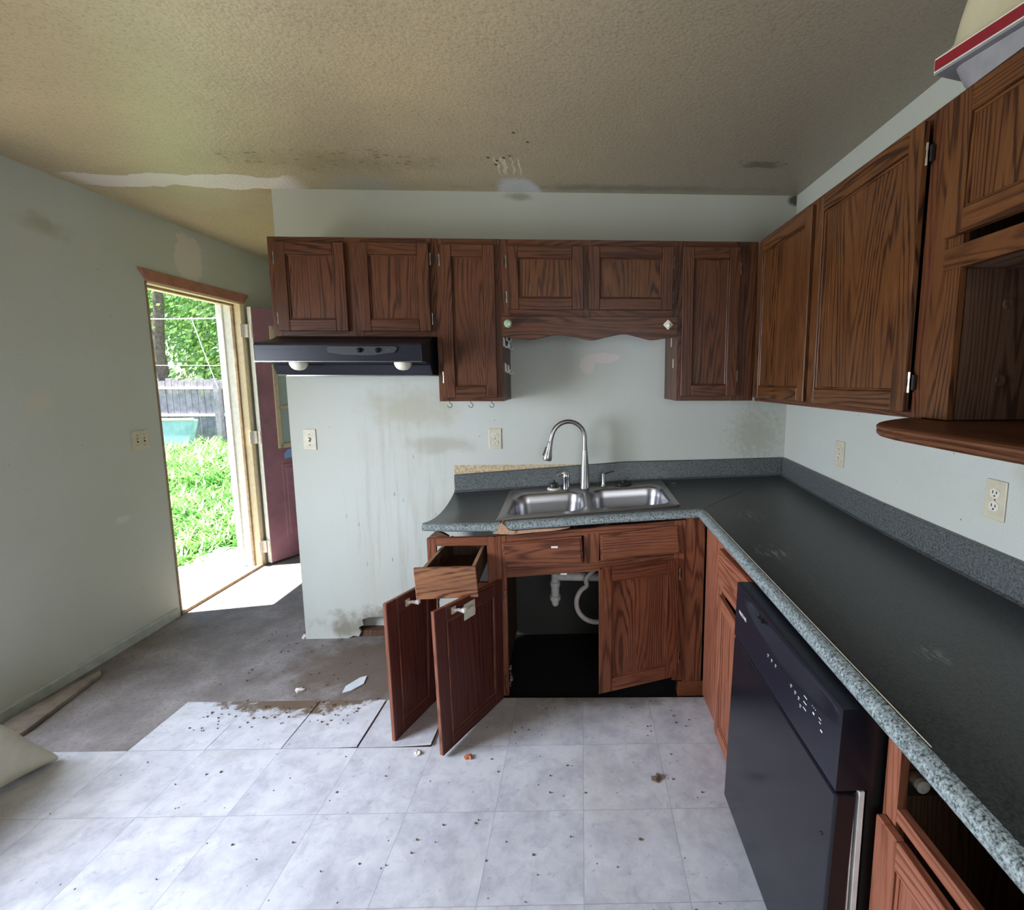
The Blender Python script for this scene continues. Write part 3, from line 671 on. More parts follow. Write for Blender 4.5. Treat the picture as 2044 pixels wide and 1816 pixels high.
# ------------------------------------------------------------------ countertops
def lerp(a, b, t): return a + (b - a) * t
def pw(P, x):
    if x <= P[0][0]: return P[0][1]
    for (a, b), (c, d) in zip(P, P[1:]):
        if x <= c: return lerp(b, d, (x - a) / (c - a))
    return P[-1][1]
Bz = [(-.71, .853), (-.393, .868), (.03, .890), (.416, .911), (.707, .921), (1.175, .934)]
Fz = [(-.71, .853), (-.577, .846), (-.401, .842), (-.325, .847), (-.134, .858), (.09, .872), (.316, .884), (.53, .895)]
def zc(x, y):
    t = min(1, max(0, (y + .02) / -.615)); z = lerp(pw(Bz, x), pw(Fz, x), t)
    sag = max(0, (-.30 - x) / .41); return z - .042 * sag * math.sin(math.pi * t) ** .8
def prof_run(y_front=-.6375, yb=-.02):
    ys = [(yb, 0)] + [(yb - k * .06, 0) for k in range(1, 10)] + [(-.612, 0), (-.624, -.002), (-.632, -.007), (-.6365, -.016), (-.6375, -.026), (-.633, -.034), (-.624, -.037), (-.61, -.038)]
    return ys
ct = thing('countertop', 'sagging dark speckled laminate countertop under the sink with a broken front edge', 'countertop')
full = prof_run()
def ring(x, prof, under):
    r = [(x, y, zc(x, y) + dz) for y, dz in prof]
    for y in under: r.append((x, y, zc(x, y) - .038))
    return r
def seg_run(mb, xs, prof, under, xend=None):
    mats = []
    n = len(prof) + len(under)
    for i in range(n):
        dz = prof[i][1] if i < len(prof) else -1
        mats.append(0 if (i < len(prof) - 1 and prof[i + 1][1] > -.001) else (1 if i < len(prof) - 1 else 2))
    rings = [ring(x, prof, under) for x in xs]
    if xend:
        rings[-1] = [(lerp(xend[0], xend[1], (p[1] + .6375) / .6375), p[1], zc(lerp(xend[0], xend[1], (p[1] + .6375) / .6375), p[1]) + (p[2] - zc(p[0], p[1]))) for p in rings[-1]]
    mb.loft(rings, True, True, mats)
SX0, SX1, SY0, SY1 = -.365, .450, -.145, -.545
mb = MB()
seg_run(mb, [-.705, -.65, -.6, -.55, -.5, -.45, -.40, -.362], full, [-.5, -.4, -.3, -.2, -.1, -.02])
mb.build('worktop_left', ['laminate_top', 'laminate_edge', 'particle_board'], ct, smooth=True)
mb = MB()
back = [(y, d) for y, d in full if y >= -.081] + [(-.10, 0)]
seg_run(mb, [SX0, -.2, 0, .2, SX1], back, [-.10, -.02])
front = [(-.548, 0), (-.58, 0)] + [(y, d) for y, d in full if y <= -.61]
xs = [-.343, -.30, -.25, -.1, 0, .1, .2, .3, SX1]
seg_run(mb, xs, front, [-.58, -.548])
# crumbled corner piece where the edge has snapped
mats_c = ['laminate_top', 'laminate_edge', 'particle_board']
seg_run(mb, [SX1, .535], full, [-.5, -.3, -.02], xend=(.527, 1.175))
mb.build('worktop_centre', mats_c, ct, smooth=True)
mb = MB()   # snapped chip and torn core
mb.prism([(-.364, .838), (-.352, .846), (-.342, .838), (-.322, .814), (-.29, .809), (-.30, .800), (-.36, .797), (-.395, .800), (-.372, .812)], -.6385, -.55, 'y')
mb.prism([(-.33, .806), (-.20, .815), (-.05, .821), (-.12, .808), (-.22, .801), (-.31, .793), (-.37, .795)], -.634, -.55, 'y')
mb.build('broken_core', 'particle_board', ct, label='torn tan particle board')
mb = MB(); rings = []   # backsplash, back run
def bsring(x, x2=None):
    zb = pw(Bz, x); zt = pw([(-.71, .946), (-.444, .965), (-.159, .985), (.028, .998), (.273, 1.016), (.709, 1.023), (1.18, 1.034)], x)
    P = [(-.003, zb - .03), (-.003, zt), (-.016, zt), (-.021, zt - .004), (-.022, zt - .012), (-.020, zb + .012), (-.024, zb + .004), (-.034, zb + .0006), (-.036, zb - .004)]
    return [(x, y, z) for y, z in P]
for x in (-.705, -.45, -.16, .03, .28, .5, .71, 1.172): rings.append(bsring(x))
mb.loft(rings, True, True); mb.build('backsplash', 'laminate_splash', ct, smooth=True)

rt = thing('countertop', 'long dark speckled laminate countertop running along the right wall', 'countertop')
Wz = [(-2.9, .866), (-1.55, .875), (-.9, .890), (-.02, .934)]
Gz = [(-2.9, .886), (-1.3, .886), (-.64, .895)]
Gx = [(-2.9, .497), (-2.3, .503), (-2.1, .509), (-1.87, .513), (-1.3, .524), (-.6375, .527)]
def zr(x, y):
    t = (1.175 - x) / (1.175 - .527); t = min(1, max(0, t)); return lerp(pw(Wz, y), pw(Gz, y), t)
def rring(y, diag=False):
    xf = pw(Gx, y); r = []
    P = [(1.175 - k * .065, 0) for k in range(0, 9)] + [(None, .026, 0), (None, .014, -.002), (None, .006, -.007), (None, .0012, -.016), (None, 0, -.026), (None, .005, -.034), (None, .014, -.037), (None, .028, -.038), (.8, -.038), (1.0, -.038), (1.175, -.038)]
    for q in P:
        if q[0] is None: x, dz = xf + q[1], q[2]
        else: x, dz = q
        yy = y
        if diag: yy = lerp(-.6375, -.004, (x - .527) / (1.175 - .527)); yy = max(min(yy, -.004), -.6375)
        r.append((x, yy, (zr(x, yy) if not diag else zc(x, yy) + .0008) + dz))
    return r
mb = MB(); n = 20; mats = []
for i in range(n): mats.append(0 if i < 9 else (1 if i < 16 else 2))
mb.loft([rring(-.6375, True)] + [rring(y) for y in (-.80, -1.0, -1.3, -1.55, -1.87, -2.1, -2.3, -2.6, -2.9)], True, True, mats)
mb.build('worktop', ['laminate_top', 'laminate_edge', 'particle_board'], rt, smooth=True)
mb = MB(); mb.tube([(pw(Gx, y) + .030, y, zr(pw(Gx, y) + .030, y) + .0002) for y in (-.65, -.9, -1.1, -1.3, -1.5, -1.7, -1.9, -2.05)], .0011, 5)
mb.build('edge_seam', 'ivory', rt, label='pale worn seam along the front edge')
mb = MB(); mb.tube([(lerp(.53, .86, k / 6), lerp(-.632, -.30, k / 6), zc(lerp(.53, .86, k / 6), lerp(-.632, -.30, k / 6)) + .0012) for k in range(7)], .0012, 5)
mb.build('mitre_seam', 'grey_mold', rt, label='mitre joint line')
mb = MB(); rings = []
for y in (-.024, -.45, -.9, -1.2, -1.55, -2.0, -2.9):
    zb = pw(Wz, y); zt = pw([(-2.9, .965), (-1.52, .984), (-.99, .993), (-.02, 1.033)], y)
    P = [(.0035, zb - .03), (.0035, zt), (.017, zt), (.021, zt - .004), (.022, zt - .012), (.020, zb + .014), (.024, zb + .005), (.034, zb + .001), (.036, zb - .004)]
    rings.append([(XR - d, y, z) for d, z in P])
mb.loft(rings, True, True); mb.build('backsplash', 'laminate_splash', rt, smooth=True)

# ------------------------------------------------------------------ sink
sink = thing('sink', 'double bowl stainless steel sink set into the sagging countertop', 'sink')
rx0, rx1, ry0, ry1 = -.388, .470, -.068, -.590
def rrect(x0, x1, y0, y1, r, n=6):
    out = []
    for cx, cy, a0 in ((x1 - r, y0 - r, 0), (x0 + r, y0 - r, 90), (x0 + r, y1 + r, 180), (x1 - r, y1 + r, 270)):
        for k in range(n + 1):
            a = R(a0 + 90 * k / n); out.append((cx + r * math.cos(a), cy + r * math.sin(a)))
    return out
def skewy(x, y):   # right end of the rim sits a little further back
    return y + (.03 * max(0, (x + .39) / .86) * ((y + .068) / -.522))
def P3(p, dz): return (p[0], skewy(*p), zc(p[0], skewy(*p)) + dz)
bm = bmesh.new()
def addloop(pts): return [bm.verts.new(p) for p in pts]
outer0 = addloop([P3(p, .0005) for p in rrect(rx0, rx1, ry0, ry1, .02)])
outer1 = addloop([P3(p, .0075) for p in rrect(rx0 + .006, rx1 - .006, ry0 - .006, ry1 + .006, .018)])
outer2 = addloop([P3(p, .0045) for p in rrect(rx0 + .016, rx1 - .016, ry0 - .016, ry1 + .016, .015)])
def strip(a, b):
    n = len(a)
    for i in range(n): bm.faces.new((a[i], a[(i + 1) % n], b[(i + 1) % n], b[i]))
strip(outer0, outer1); strip(outer1, outer2)
bowls = [(-.350, .018, -.185, -.545), (.050, .440, -.175, -.540)]
tops = []
for (a, b, c, d) in bowls:
    loops = []
    for off, dz in ((-.004, .0045), (.004, .001), (.010, -.010), (.014, -.05), (.022, -.12), (.035, -.155), (.06, -.172), (.12, -.178)):
        loops.append(addloop([P3(p, dz) for p in rrect(a + off, b - off, c - off, d + off, max(.012, (.075 if off < .05 else .05) - off * .15), 8)]))
    for l0, l1 in zip(loops, loops[1:]): strip(l0, l1)
    bm.faces.new(loops[-1]); tops.append(loops[0])
# deck between rim and bowls
edges = []
for lp in (outer2, *tops):
    n = len(lp)
    for i in range(n):
        e = bm.edges.get((lp[i], lp[(i + 1) % n])) or bm.edges.new((lp[i], lp[(i + 1) % n])); edges.append(e)
bmesh.ops.triangle_fill(bm, use_beauty=True, use_dissolve=False, edges=edges)
bmesh.ops.recalc_face_normals(bm, faces=bm.faces)
me = bpy.data.meshes.new('basin'); bm.to_mesh(me); bm.free(); me.materials.append(MAT['brushed_steel'])
for p in me.polygons: p.use_smooth = True
me.set_sharp_from_angle(angle=R(50))
me.materials.clear(); me.materials.append(MAT['sink_steel']); o = bpy.data.objects.new('basin', me); COL.objects.link(o); o.parent = sink
for cx_, cy_ in ((-.165, -.36), (.245, -.35)):
    z = zc(cx_, cy_) - .1775; mb = MB(); mb.lathe([(.045, 0), (.043, .004), (.036, .003), (.030, -.006), (0, -.008)], (cx_, cy_, z), (0, 0, 1), 24)
    mb.build('drain', 'chrome', sink, smooth=True)

# faucet
fa = thing('faucet', 'tall brushed steel gooseneck faucet rising behind the sink divider', 'faucet')
fx, fy = .031, -.135; fz = zc(fx, fy) + .0048
mb = MB(); mb.lathe([(.027, 0), (.027, .006), (.0255, .02), (.0225, .08), (.018, .17), (.0155, .205), (.0150, .212), (.0128, .213), (.0128, .23)], (fx, fy, fz), (0, 0, 1), 24)
mb.build('faucet_body', 'brushed_steel', fa, smooth=True)
dx, dy = -.965, -.26; mb = MB(); r = .092; zc0 = 1.167
pts = [(fx, fy, fz + .205), (fx, fy, zc0 - .05)]
for k in range(0, 169, 12):
    a = R(k); pts.append((fx + dx * r * (1 - math.cos(a)), fy + dy * r * (1 - math.cos(a)), zc0 + r * math.sin(a)))
ex, ey, ez = pts[-1]; pts.append((ex + dx * .008, ey + dy * .008, ez - .03))
mb.tube(pts, .0122, 16); mb.build('gooseneck', 'brushed_steel', fa, smooth=True)
ex, ey, ez = pts[-1]; tn = V((dx * .20, dy * .20, -.98)).normalized(); e = V((ex, ey, ez))
mb = MB(); mb.tube([e, e + tn * .004, e + tn * .03, e + tn * .065, e + tn * .085, e + tn * .098, e + tn * .104], [.0135, .0145, .0155, .021, .0245, .0245, .021], 20)
mb.build('spray_head', 'brushed_steel', fa, smooth=True)
mb = MB(); mb.tube([e + tn * .03 + V((-.017, -.004, 0)), e + tn * .075 + V((-.026, -.004, 0))], .004, 8); mb.build('spray_button', 'black_rubber', fa, smooth=True)
def on_deck(x, y, dz=.005): return (x, y, zc(x, y) + dz)
hd = bpy.data.objects.new('handle', None); COL.objects.link(hd); hd.parent = fa
c = on_deck(-.072, -.125)
mb = MB(); mb.lathe([(.021, 0), (.020, .01), (.0185, .06), (.0195, .064), (.0195, .078), (.015, .088), (0, .091)], c, (0, 0, 1), 20); mb.build('handle_body', 'chrome', hd, smooth=True)
mb = MB(); mb.tube([(c[0] + .012, c[1], c[2] + .080), (c[0] - .012, c[1] - .006, c[2] + .091), (c[0] - .042, c[1] - .010, c[2] + .078), (c[0] - .052, c[1] - .01, c[2] + .074)], [.008, .009, .006, .003], 10); mb.build('lever', 'chrome', hd, smooth=True)
sd = thing('soap_dispenser', 'slim steel soap pump with a long spout, right of the gooseneck faucet', 'soap dispenser')
c = on_deck(.135, -.115)
mb = MB(); mb.lathe([(.017, 0), (.017, .004), (.0125, .007), (.011, .02), (.0105, .062), (.011, .070), (0, .072)], c, (0, 0, 1), 18); mb.build('pump_body', 'brushed_steel', sd, smooth=True)
mb = MB(); mb.tube([(c[0], c[1], c[2] + .066), (c[0] + .06, c[1] + .02, c[2] + .080)], [.004, .0025], 8); mb.build('spout', 'black_matte', sd, smooth=True)
st = thing('drain_stopper', 'black rubber stopper sitting on a pale strainer at the left of the sink ledge', 'stopper')
c = on_deck(-.138, -.125)
mb = MB(); mb.lathe([(.036, 0), (.038, .004), (.036, .010), (.028, .012), (0, .012)], c, (0, 0, 1), 24); mb.build('strainer', 'ivory_bright', st, smooth=True)
mb = MB(); mb.lathe([(.026, .011), (.028, .02), (.024, .032), (.012, .038), (.007, .040), (.007, .050), (0, .052)], c, (0, 0, 1), 20); mb.build('stopper', 'black_rubber', st, smooth=True)
c = on_deck(.245, -.115)
mb = MB(); mb.lathe([(.045, 0), (.046, .006), (.036, .013), (.012, .015), (.009, .022), (0, .024)], c, (0, 0, 1), 24)
tag(mb.build('drain_cover', 'black_rubber', None, smooth=True), 'flat black rubber drain cover on the right of the sink ledge', 'stopper')
mb = MB(); a = V((.475, -.145, zc(.475, -.14) + .004))
pts = [a, a + V((.03, -.012, 0)), a + V((.05, -.013, 0)), a + V((.053, -.002, 0)), a + V((.04, .004, 0)), a + V((.03, -.004, 0))]
mb.tube(pts, .0018, 6); tag(mb.build('cotter_pin', 'chrome', None, smooth=True), 'small bent metal pin lying on the countertop right of the sink', 'pin')

# ------------------------------------------------------------------ base cabinets
YS = -.610
def ztop(x): return .776 + (x + .387) * (.85 - .776) / .94
def shear(p):  # local z (0...855) -> sagging cabinet
    return V((p.x, p.y, p.z * ztop(p.x) / .855))
sb = thing('sink_base_cabinet', 'worn oak sink cabinet under the double sink with its left door hanging open', 'cabinet')
mb = MB(shear)
mb.box(-.387, -.340, YS, YS + .019, .0, .855, 'z'); mb.box(.43, .481, YS, YS + .019, .06, .855, 'z')
mb.box(.013, .083, YS + .0005, YS + .019, .68, .83, 'z')
mb.box(-.340, .43, YS + .001, YS + .019, .822, .855, 'x'); mb.box(-.340, .43, YS + .001, YS + .019, .637, .69, 'x')
mb.build('face_frame', 'oak_lower', sb, bevel=.0015)
for a, b in ((-.386, -.371), (.466, .480)):
    mb = MB(shear); mb.box(a, b, YS + .02, -.003, 0.0, .85, 'z'); mb.build('side_panel', 'wood_inner', sb)
mb = MB()
for k in range(26):
    x = -.362 + random.uniform(0, .035) * (1 - k / 40); z = .02 + k * .006; s = random.uniform(.004, .011)
    mb.box(x, x + s, YS + .02 + random.uniform(0, .02), YS + .03 + random.uniform(.01, .03), z, z + s)
mb.build('mould_crust', 'grey_mold', sb, kind='stuff', label='pale crumbly rot at the foot of the left side')
fv = ('oak_lower', 'oak_lower')
def fake_front(c00, c10, c11, c01, n='drawer_front'):
    w = (V(c10) - V(c00)).length; h = (V(c01) - V(c00)).length
    mb = MB(bil(c00, c10, c11, c01, w, h, (0, -1, 0)))
    mb.box(.008, w - .008, -.019, 0, .008, h - .008, 'x'); mb.box(0, w, -.012, -.0005, 0, h, 'x')
    return mb.build(n, 'oak_lower', sb, bevel=.002)
y_ = YS - .0005
ff = fake_front((-.345, y_, .622), (.010, y_, .650), (.003, y_, .776), (-.358, y_, .750))
mb = MB(); mb.box(-.135, -.105, y_ - .021, y_ - .019, .727, .735); mb.build('tape_scrap', 'white_plastic', ff, label='white scrap stuck on the drawer front')
fake_front((.089, y_ - .0, .659), (.458, y_, .690), (.443, y_, .822), (.084, y_, .783))
cab_door(sb, (.079, -.722, .086), (.455, y_ - .0, .090), (.452, y_ - .0, .664), (.077, -.722, .668), (-.2, -.97, 0), ('oak_lower', 'oak_lower'), fw=.062, hinges=(1, (.09, .50)))
mb = MB(); mb.box(-.095, -.065, YS - .001, YS + .02, .592, .599); mb.build('latch_catch', 'white_plastic', sb, label='small white latch catch')
# left open door of the sink cabinet
def latch(parent, base, out, along, L=.05):
    base, out, along = V(base), V(out).normalized(), V(along).normalized(); up = V((0, 0, 1))
    mb = MB()
    def T_(p): return base + along * p.x + up * p.z + out * p.y
    mb.T = T_; mb.box(-.012, .012, 0, .004, -.014, .014)
    mb.build('latch_base', 'ivory', parent)
    mb = MB(T_); mb.tube([(0, .004, 0), (.004, L * .5, .004), (.008, L, -.002)], [.006, .0065, .006], 8)
    mb.box(.002, .014, L - .012, L + .004, -.002, .012)
    mb.build('child_latch', 'white_plastic', parent, label='white plastic child-safety latch')
hb, ht = V((-.362, YS - .02, -.0)), V((-.356, YS - .02, .582)); nb, nT = V((-.549, -.990, .012)), V((-.562, -.990, .608))
U = (nb - hb).normalized(); Ncam = V((-U.y, U.x, 0)); Ncam = Ncam if Ncam.dot(CAM - nb) > 0 else -Ncam
hb.z = -.012 + .014
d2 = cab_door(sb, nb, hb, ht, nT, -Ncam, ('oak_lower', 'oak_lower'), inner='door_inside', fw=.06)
def on_door(n0, n1, h0, h1, s, t): return (n0 * (1 - s) + h0 * s) * (1 - t) + (n1 * (1 - s) + h1 * s) * t
latch(d2, on_door(nb, nT, hb, ht, .24, .955), Ncam, -U)
p = on_door(nb, nT, hb, ht, .46, .90)
mb = MB(lambda q: p + U * q.x + V((0, 0, 1)) * q.z + Ncam * q.y)
mb.box(-.034, .034, 0, .003, -.034, .034)
mb.lathe([(.010, .003), (.010, .014), (.021, .015), (.021, .019), (0, .020)], (.004, 0, -.002), (0, 1, 0), 20)
mb.build('magnet_catch', 'ivory_bright', d2, label='square cream magnetic catch')
for tt in (.86, .14): hinge(d2, on_door(nb, nT, hb, ht, 1.015, tt), (0, 0, 1), Ncam, -U)
# corner filler
cf = thing('corner_filler', 'strip of reddish oak filling the inside corner between the two cabinet runs', 'panel')
mb = MB(); mb.box(.4815, .571, YS + .003, YS + .02, .052, .852, 'z'); mb.build('filler_board', 'oak_lower', cf)
mb = MB(); mb.box(.462, .60, YS + .002, YS + .06, -.029, .050, 'x'); mb.build('toe_block', 'oak_lower', cf, bevel=.004)

# left base cabinet (12 in) with open drawer
lb = thing('base_cabinet', 'narrow collapsed oak base cabinet left of the sink cabinet with its drawer pulled out', 'cabinet')
mb = MB()
mb.box(-.694, -.654, YS, YS + .019, -.03, .772, 'z'); mb.box(-.426, -.3875, YS, YS + .019, -.03, .776, 'z')
mb.box(-.654, -.426, YS + .0005, YS + .019, .735, .774, 'x'); mb.box(-.654, -.426, YS + .0005, YS + .019, .525, .56, 'x')
mb.build('face_frame', 'oak_lower', lb, bevel=.0015)
mb = MB(); mb.box(-.4025, -.3885, YS + .02, -.06, -.03, .72, 'z'); mb.build('side_panel', 'wood_inner', lb)
mb = MB(); mb.prism([(-.69, .772), (-.655, .80), (-.62, .785), (-.60, .772)], -.590, -.57, 'y'); mb.build('corner_brace', 'wood_inner', lb)
mb = MB(); mb.box(-.62, -.40, -.40, -.38, .775, .80, 'x'); mb.build('back_rail', 'wood_inner', lb)
dw_ = bpy.data.objects.new('drawer', None); COL.objects.link(dw_); dw_.parent = lb
c = [V((-.676, -.826, .592)), V((-.432, -.792, .583)), V((-.441, -.792, .713)), V((-.684, -.826, .723))]
w_ = (c[1] - c[0]).length; h_ = (c[3] - c[0]).length
mb = MB(bil(c[0], c[1], c[2], c[3], w_, h_, (.12, -1, 0))); mb.box(0, w_, -.019, 0, 0, h_, 'x'); mb.build('drawer_front', 'oak_drawer', dw_, bevel=.002)
def DT(p):   # drawer box local: x across 0..1, y depth 0..1, z
    a = c[0] + (c[1] - c[0]) * p.x + V((0, 0, p.z)); b = V((-.648 + .212 * p.x, -.40, .60 + p.z)); return a + (b - a) * p.y
def dbox(x0, x1, y0_, y1_, z0_, z1_, mt, nm):
    mb = MB(DT); mb.box(x0, x1, y0_, y1_, z0_, z1_, 'y', 0, {(2, 1): 1}); mb.build(nm, mt, dw_)
dbox(.05, .11, 0, 1, .01, .115, ['wood_inner', 'pine'], 'drawer_side'); dbox(.87, .93, 0, 1, .01, .115, ['wood_inner', 'pine'], 'drawer_side')
dbox(.11, .87, .96, 1, .01, .11, ['wood_inner', 'wood_inner'], 'drawer_back'); dbox(.11, .87, 0, .96, .014, .022, ['wood_inner', 'wood_inner'], 'drawer_bottom')
hb1, ht1 = V((-.672, YS - .02, .002)), V((-.650, YS - .02, .597)); nb1, nT1 = V((-.769, -.893, .003)), V((-.777, -.893, .598))
U1 = (nb1 - hb1).normalized(); N1 = V((-U1.y, U1.x, 0)); N1 = N1 if N1.dot(CAM - nb1) > 0 else -N1
d1 = cab_door(lb, nb1, hb1, ht1, nT1, -N1, ('oak_lower', 'oak_lower'), inner='door_inside', fw=.055)
latch(d1, on_door(nb1, nT1, hb1, ht1, .38, .935), N1, -U1)
hinge(d1, on_door(nb1, nT1, hb1, ht1, 1.015, .86), (0, 0, 1), N1, -U1)

# right run cabinet between corner and dishwasher, face at x = .575
XB = .573
rb = thing('base_cabinet', 'oak base cabinet between the inside corner and the black dishwasher', 'cabinet')
mb = MB()
mb.box(XB, XB + .019, -.632, -.862, -.0, .848, 'z'); mb.box(XB, XB + .019, -1.20, -1.262, .0, .845, 'z')
mb.box(XB + .0005, XB + .019, -.862, -1.20, .80, .845, 'y'); mb.box(XB + .0005, XB + .019, -.862, -1.20, .615, .64, 'y'); mb.box(XB + .0005, XB + .019, -.862, -1.20, .0, .07, 'y')
mb.build('face_frame', 'oak_faded', rb, bevel=.001)
for a, b in ((-1.262, -1.247), (-.66, -.645)):
    mb = MB(); mb.box(XB + .02, XR - .03, a, b, .0, .83, 'z'); mb.build('side_panel', 'wood_inner', rb)
mb = MB(); mb.box(XB - .019, XB - .0005, -.868, -1.215, .642, .80, 'y'); mb.build('drawer_front', 'oak_faded', rb, bevel=.002)
cab_door(rb, (XB - .0006, -.88, .012), (XB - .012, -1.215, .012), (XB - .012, -1.215, .610), (XB - .0006, -.88, .610), (-1, 0, 0), ('oak_faded', 'oak_faded'), fw=.05)

# dishwasher
dwr = thing('dishwasher', 'black built-in dishwasher under the right-hand countertop', 'dishwasher')
dy0, dy1 = -1.285, -1.892
def DW(p):   # local x = along the front (0 near corner .. .607 towards camera), y = depth (0 front, + in), z
    lean = .022 * (1 - p.z / .84)
    return V((.487 + p.y - lean, dy0 - p.x, p.z))
Wd = dy0 - dy1
mb = MB(DW)
mb.box(0, Wd, 0, .046, .088, .655); mb.build('door', 'black_gloss', dwr, bevel=.006, seg=3)
pz0, pz1 = .662, .838
mb = MB(DW)
n = 14; rings = []
# control panel with a scooped handle recess: front skin as grid
xs = [0, .03, .07, .10, .16, .24, .32, .40, .48, .54, .565, .59, Wd]; zs = [pz0, .70, .755, .77, .785, .800, .812, .822, pz1]
def depth(x, z):
    if x < .05 or x > .585: return 0
    mid = .772 + .0 * x; s = math.sin(math.pi * min(1, max(0, (x - .05) / .535)))
    lo = .795 - .035 * s; hi = .824
    if z <= lo or z >= hi: return 0
    t = (z - lo) / (hi - lo); return .030 * min(1, s * 2.2) * (t ** 1.0 if t < .8 else (1 - t) * 4)
NX, NZ = 40, 36
G = [[mb.av((Wd * i / NX, depth(Wd * i / NX, pz0 + (pz1 - pz0) * j / NZ), pz0 + (pz1 - pz0) * j / NZ)) for i in range(NX + 1)] for j in range(NZ + 1)]
for j in range(NZ):
    for i in range(NX): mb.af([G[j][i], G[j][i + 1], G[j + 1][i + 1], G[j + 1][i]])
bk = [mb.av(q) for q in ((0, .075, pz0), (Wd, .075, pz0), (Wd, .075, pz1), (0, .075, pz1))]
mb.af([bk[0], bk[1]] + G[0][::-1]); mb.af([bk[3], bk[2]] + G[-1][::-1]); mb.af([bk[0], bk[3]] + [G[j][0] for j in range(NZ, -1, -1)]); mb.af([bk[1], bk[2]] + [G[j][-1] for j in range(NZ, -1, -1)]); mb.af(bk)
cpn = mb.build('control_panel', 'black_enamel', dwr, smooth=True)
mb = MB(DW); mb.box(.16, .20, .012, .02, .806, .822); mb.box(.165, .195, .002, .012, .800, .806)
for k in range(4): mb.box(.166 + k * .008, .170 + k * .008, .006, .012, .806, .820)
mb.build('vent_latch', 'black_matte', cpn)
def strokes(L, nm='panel_marking'):
    mb = MB(DW)
    for x, z, a, b in L: mb.box(x, x + a, -.0006, .0004, z, z + b)
    mb.build(nm, 'white_plastic', cpn, label='white control legend')
L = []
for x, z in ((.255, .744), (.279, .744), (.303, .744), (.392, .748), (.414, .746), (.432, .744), (.442, .732)):
    L += [(x, z, .008, .0016), (x, z - .005, .0055, .0013)]
for k in range(3): L.append((.458, .764 - k * .014, .014, .002))
for k in range(3): L.append((.495 + k * .007, .766, .002, .002))
L += [(.500, .752, .007, .004), (.525, .760, .010, .0016), (.527, .752, .008, .0016), (.535, .738, .008, .0035)]
for lo_, hi_ in ((0, .33), (.33, .47), (.47, 1)): strokes([q for q in L if lo_ <= q[0] < hi_])
# maker's name, small light lettering
cu = bpy.data.curves.new('lettering', 'FONT'); cu.body = 'FRIGIDAIRE'; cu.size = .0155; cu.extrude = .0003; cu.align_x = 'LEFT'
lo = bpy.data.objects.new('lettering', cu); COL.objects.link(lo); lo.parent = cpn; cu.materials.append(MAT['white_plastic'])
zl = .750; xl = .487 - .022 * (1 - zl / .84) - .0008
MW = Matrix(((0, 0, -1, xl), (-1, 0, 0, dy0 - .032), (0, 1, 0, zl), (0, 0, 0, 1))) @ Matrix.Diagonal((.78, 1, 1, 1))
lm = bpy.data.meshes.new_from_object(lo); bpy.data.objects.remove(lo); lm.transform(MW)
lo = bpy.data.objects.new('lettering', lm); COL.objects.link(lo); lo.parent = cpn
if not lm.materials: lm.materials.append(MAT['white_plastic'])
lo['label'] = 'small white lettering'
mb = MB(); mb.box(.552, 1.15, dy0 - .008, dy1 + .008, .012, .835); mb.build('tub_body', 'black_matte', dwr)
mb = MB(); mb.box(.522, .525, dy1 + .002, dy1 + .012, .10, .64, m=0); mb.box(.531, .541, dy1 - .002, dy1 + .010, .09, .660, m=1); mb.build('side_seal', ['white_plastic', 'white_plastic'], dwr, label='pale metal strip down the side')
mb = MB(); mb.box(.535, .552, dy0 - .012, dy1 + .012, 0.0, .10); mb.build('kick_plate', 'black_matte', dwr)
mb = MB(DW); mb.lathe([(.004, 0), (.003, .003), (0, .004)], (.572, 0, .533), (0, -1, 0), 10); mb.build('screw', 'black_rubber', dwr)

# end cabinet with missing drawer
eb = thing('base_cabinet', 'oak base cabinet nearest the camera with an empty drawer opening', 'cabinet')
XE = .578
mb = MB()
mb.box(XE, XE + .019, -1.897, -1.935, .0, .845, 'z'); mb.box(XE, XE + .019, -2.42, -2.46, .0, .845, 'z')
mb.box(XE + .0005, XE + .019, -1.935, -2.42, .635, .662, 'y'); mb.box(XE + .0005, XE + .019, -1.935, -2.42, .832, .845, 'y'); mb.box(XE + .0005, XE + .019, -1.935, -2.42, 0, .08, 'y')
mb.build('face_frame', 'oak_faded', eb, bevel=.001)
for a, b in ((-1.912, -1.898), (-2.46, -2.446)):
    mb = MB(); mb.box(XE + .02, XR - .03, a, b, 0, .83, 'z'); mb.build('side_panel', 'wood_inner', eb)
mb = MB(); mb.box(XR - .03, XR - .02, -2.46, -1.898, 0, .83, 'z'); mb.build('back_panel', 'wood_inner', eb)
mb = MB(); mb.box(XE + .02, XR - .03, -2.446, -1.912, .08, .092, 'y'); mb.build('bottom_panel', 'wood_inner', eb)
cab_door(eb, (XE - .0006, -1.906, .02), (XE - .0006, -2.415, .02), (XE - .0006, -2.415, .625), (XE - .0006, -1.906, .625), (-1, 0, 0), ('oak_faded', 'oak_faded'), fw=.06)
mb = MB(); mb.prism([(XE + .022, .672), (XE + .10, .670), (1.05, .672), (1.05, .720), (XE + .10, .722), (XE + .03, .724), (XE + .022, .705)], -1.918, -1.914, 'y'); sl = mb.build('drawer_slide', 'hinge_metal', eb, label='metal drawer slide')
mb = MB(); mb.lathe([(.013, 0), (.013, .010), (.007, .0105), (.007, .006), (0, .006)], (XE + .055, -1.9185, .698), (0, -1, 0), 20); mb.build('roller', 'white_plastic', sl, smooth=True, label='white slide roller')

